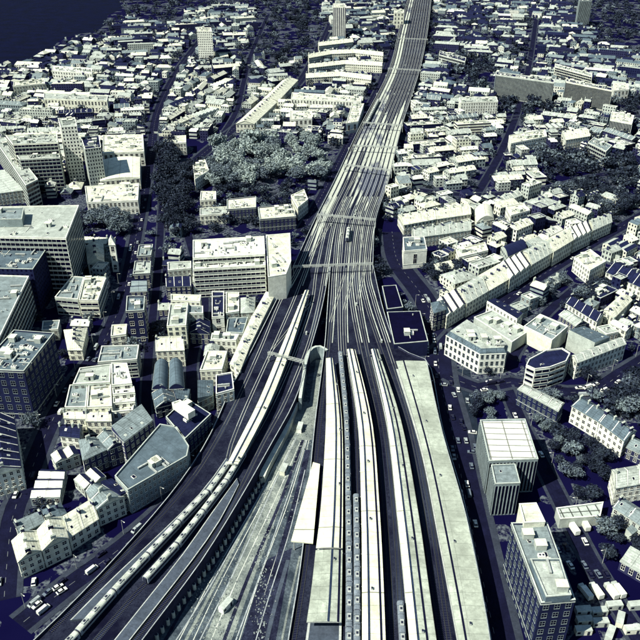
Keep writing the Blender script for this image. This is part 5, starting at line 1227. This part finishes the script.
# ---------------------------------------------------------------- vehicles
def car_meshes(col, van=False):
    body = surf('car_paint_' + col, {'white': (.75, .77, .68), 'silver': (.35, .39, .38), 'dark': (.015, .016, .035), 'grey': (.12, .15, .18)}[col], 0.35, 0.1)
    prof = [(-2.1, .35), (2.1, .35), (2.15, .75), (1.2, .92), (-1.9, .95), (-2.15, .8)] if not van else [(-2.6, .4), (2.6, .4), (2.65, 1.0), (2.1, 1.2), (-2.6, 1.2)]
    cab = [(-1.75, .94), (1.1, .92), (.35, 1.45), (-1.3, 1.45)] if not van else [(-2.6, 1.2), (2.1, 1.2), (1.5, 2.1), (-2.6, 2.1)]
    def ext(mb, p, w0, w1, m, top):
        n = len(p)
        for i in range(n):
            a, b = p[i], p[(i + 1) % n]; wa = w1 if a[1] > top else w0; wb = w1 if b[1] > top else w0
            mb.face([(a[0], -wa, a[1]), (b[0], -wb, b[1]), (b[0], wb, b[1]), (a[0], wa, a[1])], m)
        for s in (-1, 1): mb.face([(q[0], s * (w1 if q[1] > top else w0), q[1]) for q in p], m)
    b = MB(); ext(b, prof, .86, .86, body, 9); out = [('body', b.mesh('body'))]
    c = MB(); ext(c, cab, .8, .66, glass if not van else body, 1.3); out.append(('cabin', c.mesh('cabin')))
    r = MB(); t = cab[2][1]; r.box(cab[3][0] + .1, cab[2][0] - .05, -.62, .62, t, t + .04, body); out.append(('roof', r.mesh('roof')))
    if van: g = MB(); g.face([(2.13, -.7, 1.25), (2.13, .7, 1.25), (1.56, .6, 2.05), (1.56, -.6, 2.05)], glass); out.append(('windscreen', g.mesh('windscreen')))
    wm = MB(); M = Matrix.Rotation(math.pi / 2, 4, 'X'); tmp = MB(); tmp.cyl(0, 0, -.11, .11, .33, .33, tyre, 10)
    for f in tmp.f: wm.face([tuple(M @ Vector(tmp.v[i])) for i in f], tyre)
    return out, wm.mesh('wheel')
CARS = {(c, v): car_meshes(c, v) for c in ('white', 'silver', 'dark', 'grey') for v in (False, True)}
rc = random.Random(17)
def vehicle(x, y, a, z=0, col=None, van=None, note=''):
    col = col or rc.choice(('white', 'white', 'silver', 'grey', 'dark')); van = rc.random() < .2 if van is None else van
    t = root('van' if van else 'car', (x, y, z), a); parts, wh = CARS[col, van]
    for nm, me in parts: link(nm, me, t)
    for sx in (-1.35, 1.35):
        for sy in (-.78, .78): link('wheel', wh, t, (sx * (1.25 if van else 1), sy, .33))
    tag(t, None, 'van' if van else 'car', 'vehicles on the streets'); later(t, f'{col} {"van" if van else "car"}{note}', x, y)
def onroad(key, y0, y1, n, lanes):
    line, w = ROADS[key]; pts = [p for p in along(line, 3, 6.2) if y0 < P(p[0], p[1])[1] < y1 and inview(p[0], p[1], 0)]
    used = set()
    for _ in range(n):
        i = rc.randrange(len(pts)); ln = rc.choice(lanes)
        if (i, ln) in used: continue
        used.add((i, ln)); x, y, a = pts[i]; vehicle(x - math.sin(a) * ln * w, y + math.cos(a) * ln * w, a + (math.pi if ln > 0 else 0), .06)
for px_, py_ in [(548 + 9 * j, 548 + (j % 2) * 2) for j in range(3)] + [(556 + 14 * j, 566) for j in range(3)] + [(590 + 8 * j, 575) for j in range(3)]:
    p = G(px_, py_); vehicle(p[0], p[1], 1.75 + rc.uniform(-.05, .05), .03, None, False)
LANDMARKS += [('the widest white platform roof', 334, 480), ('the broadest platform roof', 462, 560), ('the curving train', 150, 560), ('the site pit', 270, 600), ('the park trees', 260, 165), ('the dark street trees', 165, 180), ('the parked lorries', 600, 590), ('the courtyard trees', 590, 290), ('the bend trees', 606, 385)]
onroad('viaduct_lane', 380, 640, 16, (-.22, .22, .4))
onroad('river_street', 200, 600, 26, (-.25, .25))
onroad('warehouse_street', 180, 430, 7, (-.2, .2))
onroad('station_street', 290, 640, 34, (-.38, -.12, .12, .4))
for j in range(34):
    px_, py_ = rc.choice(((446, 388), (457, 392), (468, 402), (452, 412), (462, 424), (470, 436), (474, 452))); px_ += rc.uniform(-3, 3); py_ += rc.uniform(-6, 6); p = G(px_, py_)
    if all(dist(p, (o_.location.x, o_.location.y)) > 4.6 for o_ in COL.objects if o_.name[:3] in ('car', 'van') and o_.parent is None): vehicle(p[0], p[1], math.pi / 2 + rc.choice((.15, -.1, 1.4)), .06, None, False)
onroad('diagonal_street', 210, 340, 8, (-.25, .25))
onroad('corner_street', 350, 400, 16, (-.36, .2, .36))
onroad('back_lane', 400, 640, 7, (-.25, .25))
onroad('east_street', 160, 200, 5, (-.25, .25))
for px, py, da in ((92, 571, .3), (58, 588, .2), (62, 592, .2), (34, 583, 1.2)):
    p = G(px, py); vehicle(p[0], p[1], da + .6, .06, 'white', px == 92)
# lorries and site cabins in the yard at the bottom right
lor = MB(); lor.box(-3.2, 2.2, -1.15, 1.15, 1.0, 3.3, W['white']); lor.box(-3.2, 3.9, -1, 1, .6, 1.0, dark_steel, True)
lor_me = lor.mesh('cargo_box'); cb = MB(); cb.box(2.5, 3.9, -1.1, 1.1, .9, 2.7, W['pale']); cb.face([(3.93, -1, 1.7), (3.93, 1, 1.7), (3.93, 1, 2.5), (3.93, -1, 2.5)], glass); cab_me = cb.mesh('cab')
for px, py, a in ((586, 592, 1.9), (597, 591, 1.85), (612, 591, 1.85), (619, 590, 1.85), (585, 524, 1.7), (574, 528, 1.8)):
    p = G(px, py, 2); t = root('lorry', (*p, 0), a); link('cargo_box', lor_me, t); link('cab', cab_me, t)
    for sx in (-2.3, 3.1):
        for sy in (-.95, .95): link('wheel', CARS['white', True][1], t, (sx, sy, .5)).scale = (1.5,) * 3
    tag(t, None, 'lorry', 'lorries parked in the yard'); later(t, 'white box lorry', *p)
    s = 3; occupy([(p[0] - s, p[1] - s), (p[0] + s, p[1] - s), (p[0] + s, p[1] + s), (p[0] - s, p[1] + s)])
cbm = {}
for m in ('white', 'pale', 'cream'):
    b = MB(); b.box(-3, 3, -1.25, 1.25, 0, 2.6, W[m]); b.box(-2.6, -1.4, -1.28, -1.25, 1, 2, glass); b.box(1.2, 2.2, -1.28, -1.25, .1, 2.1, dark_steel); b.box(-3.05, 3.05, -1.3, 1.3, 2.6, 2.7, W['pale']); cbm[m] = b.mesh('site_cabin')
for px, py, a in ((583, 611, .08), (584, 621, .08), (583, 631, .05), (599, 612, .1), (600, 623, .05), (614, 606, .1), (610, 634, 1.0), (620, 620, 1.1), (632, 630, .1), (636, 606, .1), (284, 470, 1.3), (300, 428, 1.4), (226, 606, 1.0)):
    p = G(px, py, 1); m = rc.choice(('white', 'pale', 'cream')); t = link('site_cabin', cbm[m], None, (*p, 0), a); tag(t, None, 'cabin', 'site cabins and containers'); later(t, f'{m} site cabin', *p)

# street lamps
lm = MB(); lm.cyl(0, 0, 0, 8, .12, .08, steel, 6); lm.box(-.05, 1.6, -.05, .05, 7.9, 8.0, steel, True); pole_me = lm.mesh('pole')
lh = MB(); lh.box(1.3, 2.1, -.16, .16, 7.8, 7.92, W['white'], True); head_me = lh.mesh('lamp_head')
for key, y0, y1, sp_ in (('station_street', 300, 640, 24), ('viaduct_lane', 400, 640, 24), ('corner_street', 340, 400, 24), ('back_lane', 400, 640, 30), ('river_street', 280, 600, 26)):
    line, wd = ROADS[key]
    for x, y, a in along(offset(line, wd / 2 + .6), 6, sp_):
        if y0 < P(x, y)[1] < y1 and inview(x, y, 0):
            t = root('street_lamp', (x, y, .1), a - math.pi / 2); link('pole', pole_me, t); link('lamp_head', head_me, t); tag(t, None, 'street lamp', 'street lamps'); later(t, 'slender street lamp', x, y)

for o_, x_, y_ in CABS: later(o_, 'pale trackside cabinet', x_, y_)
resolve_labels()
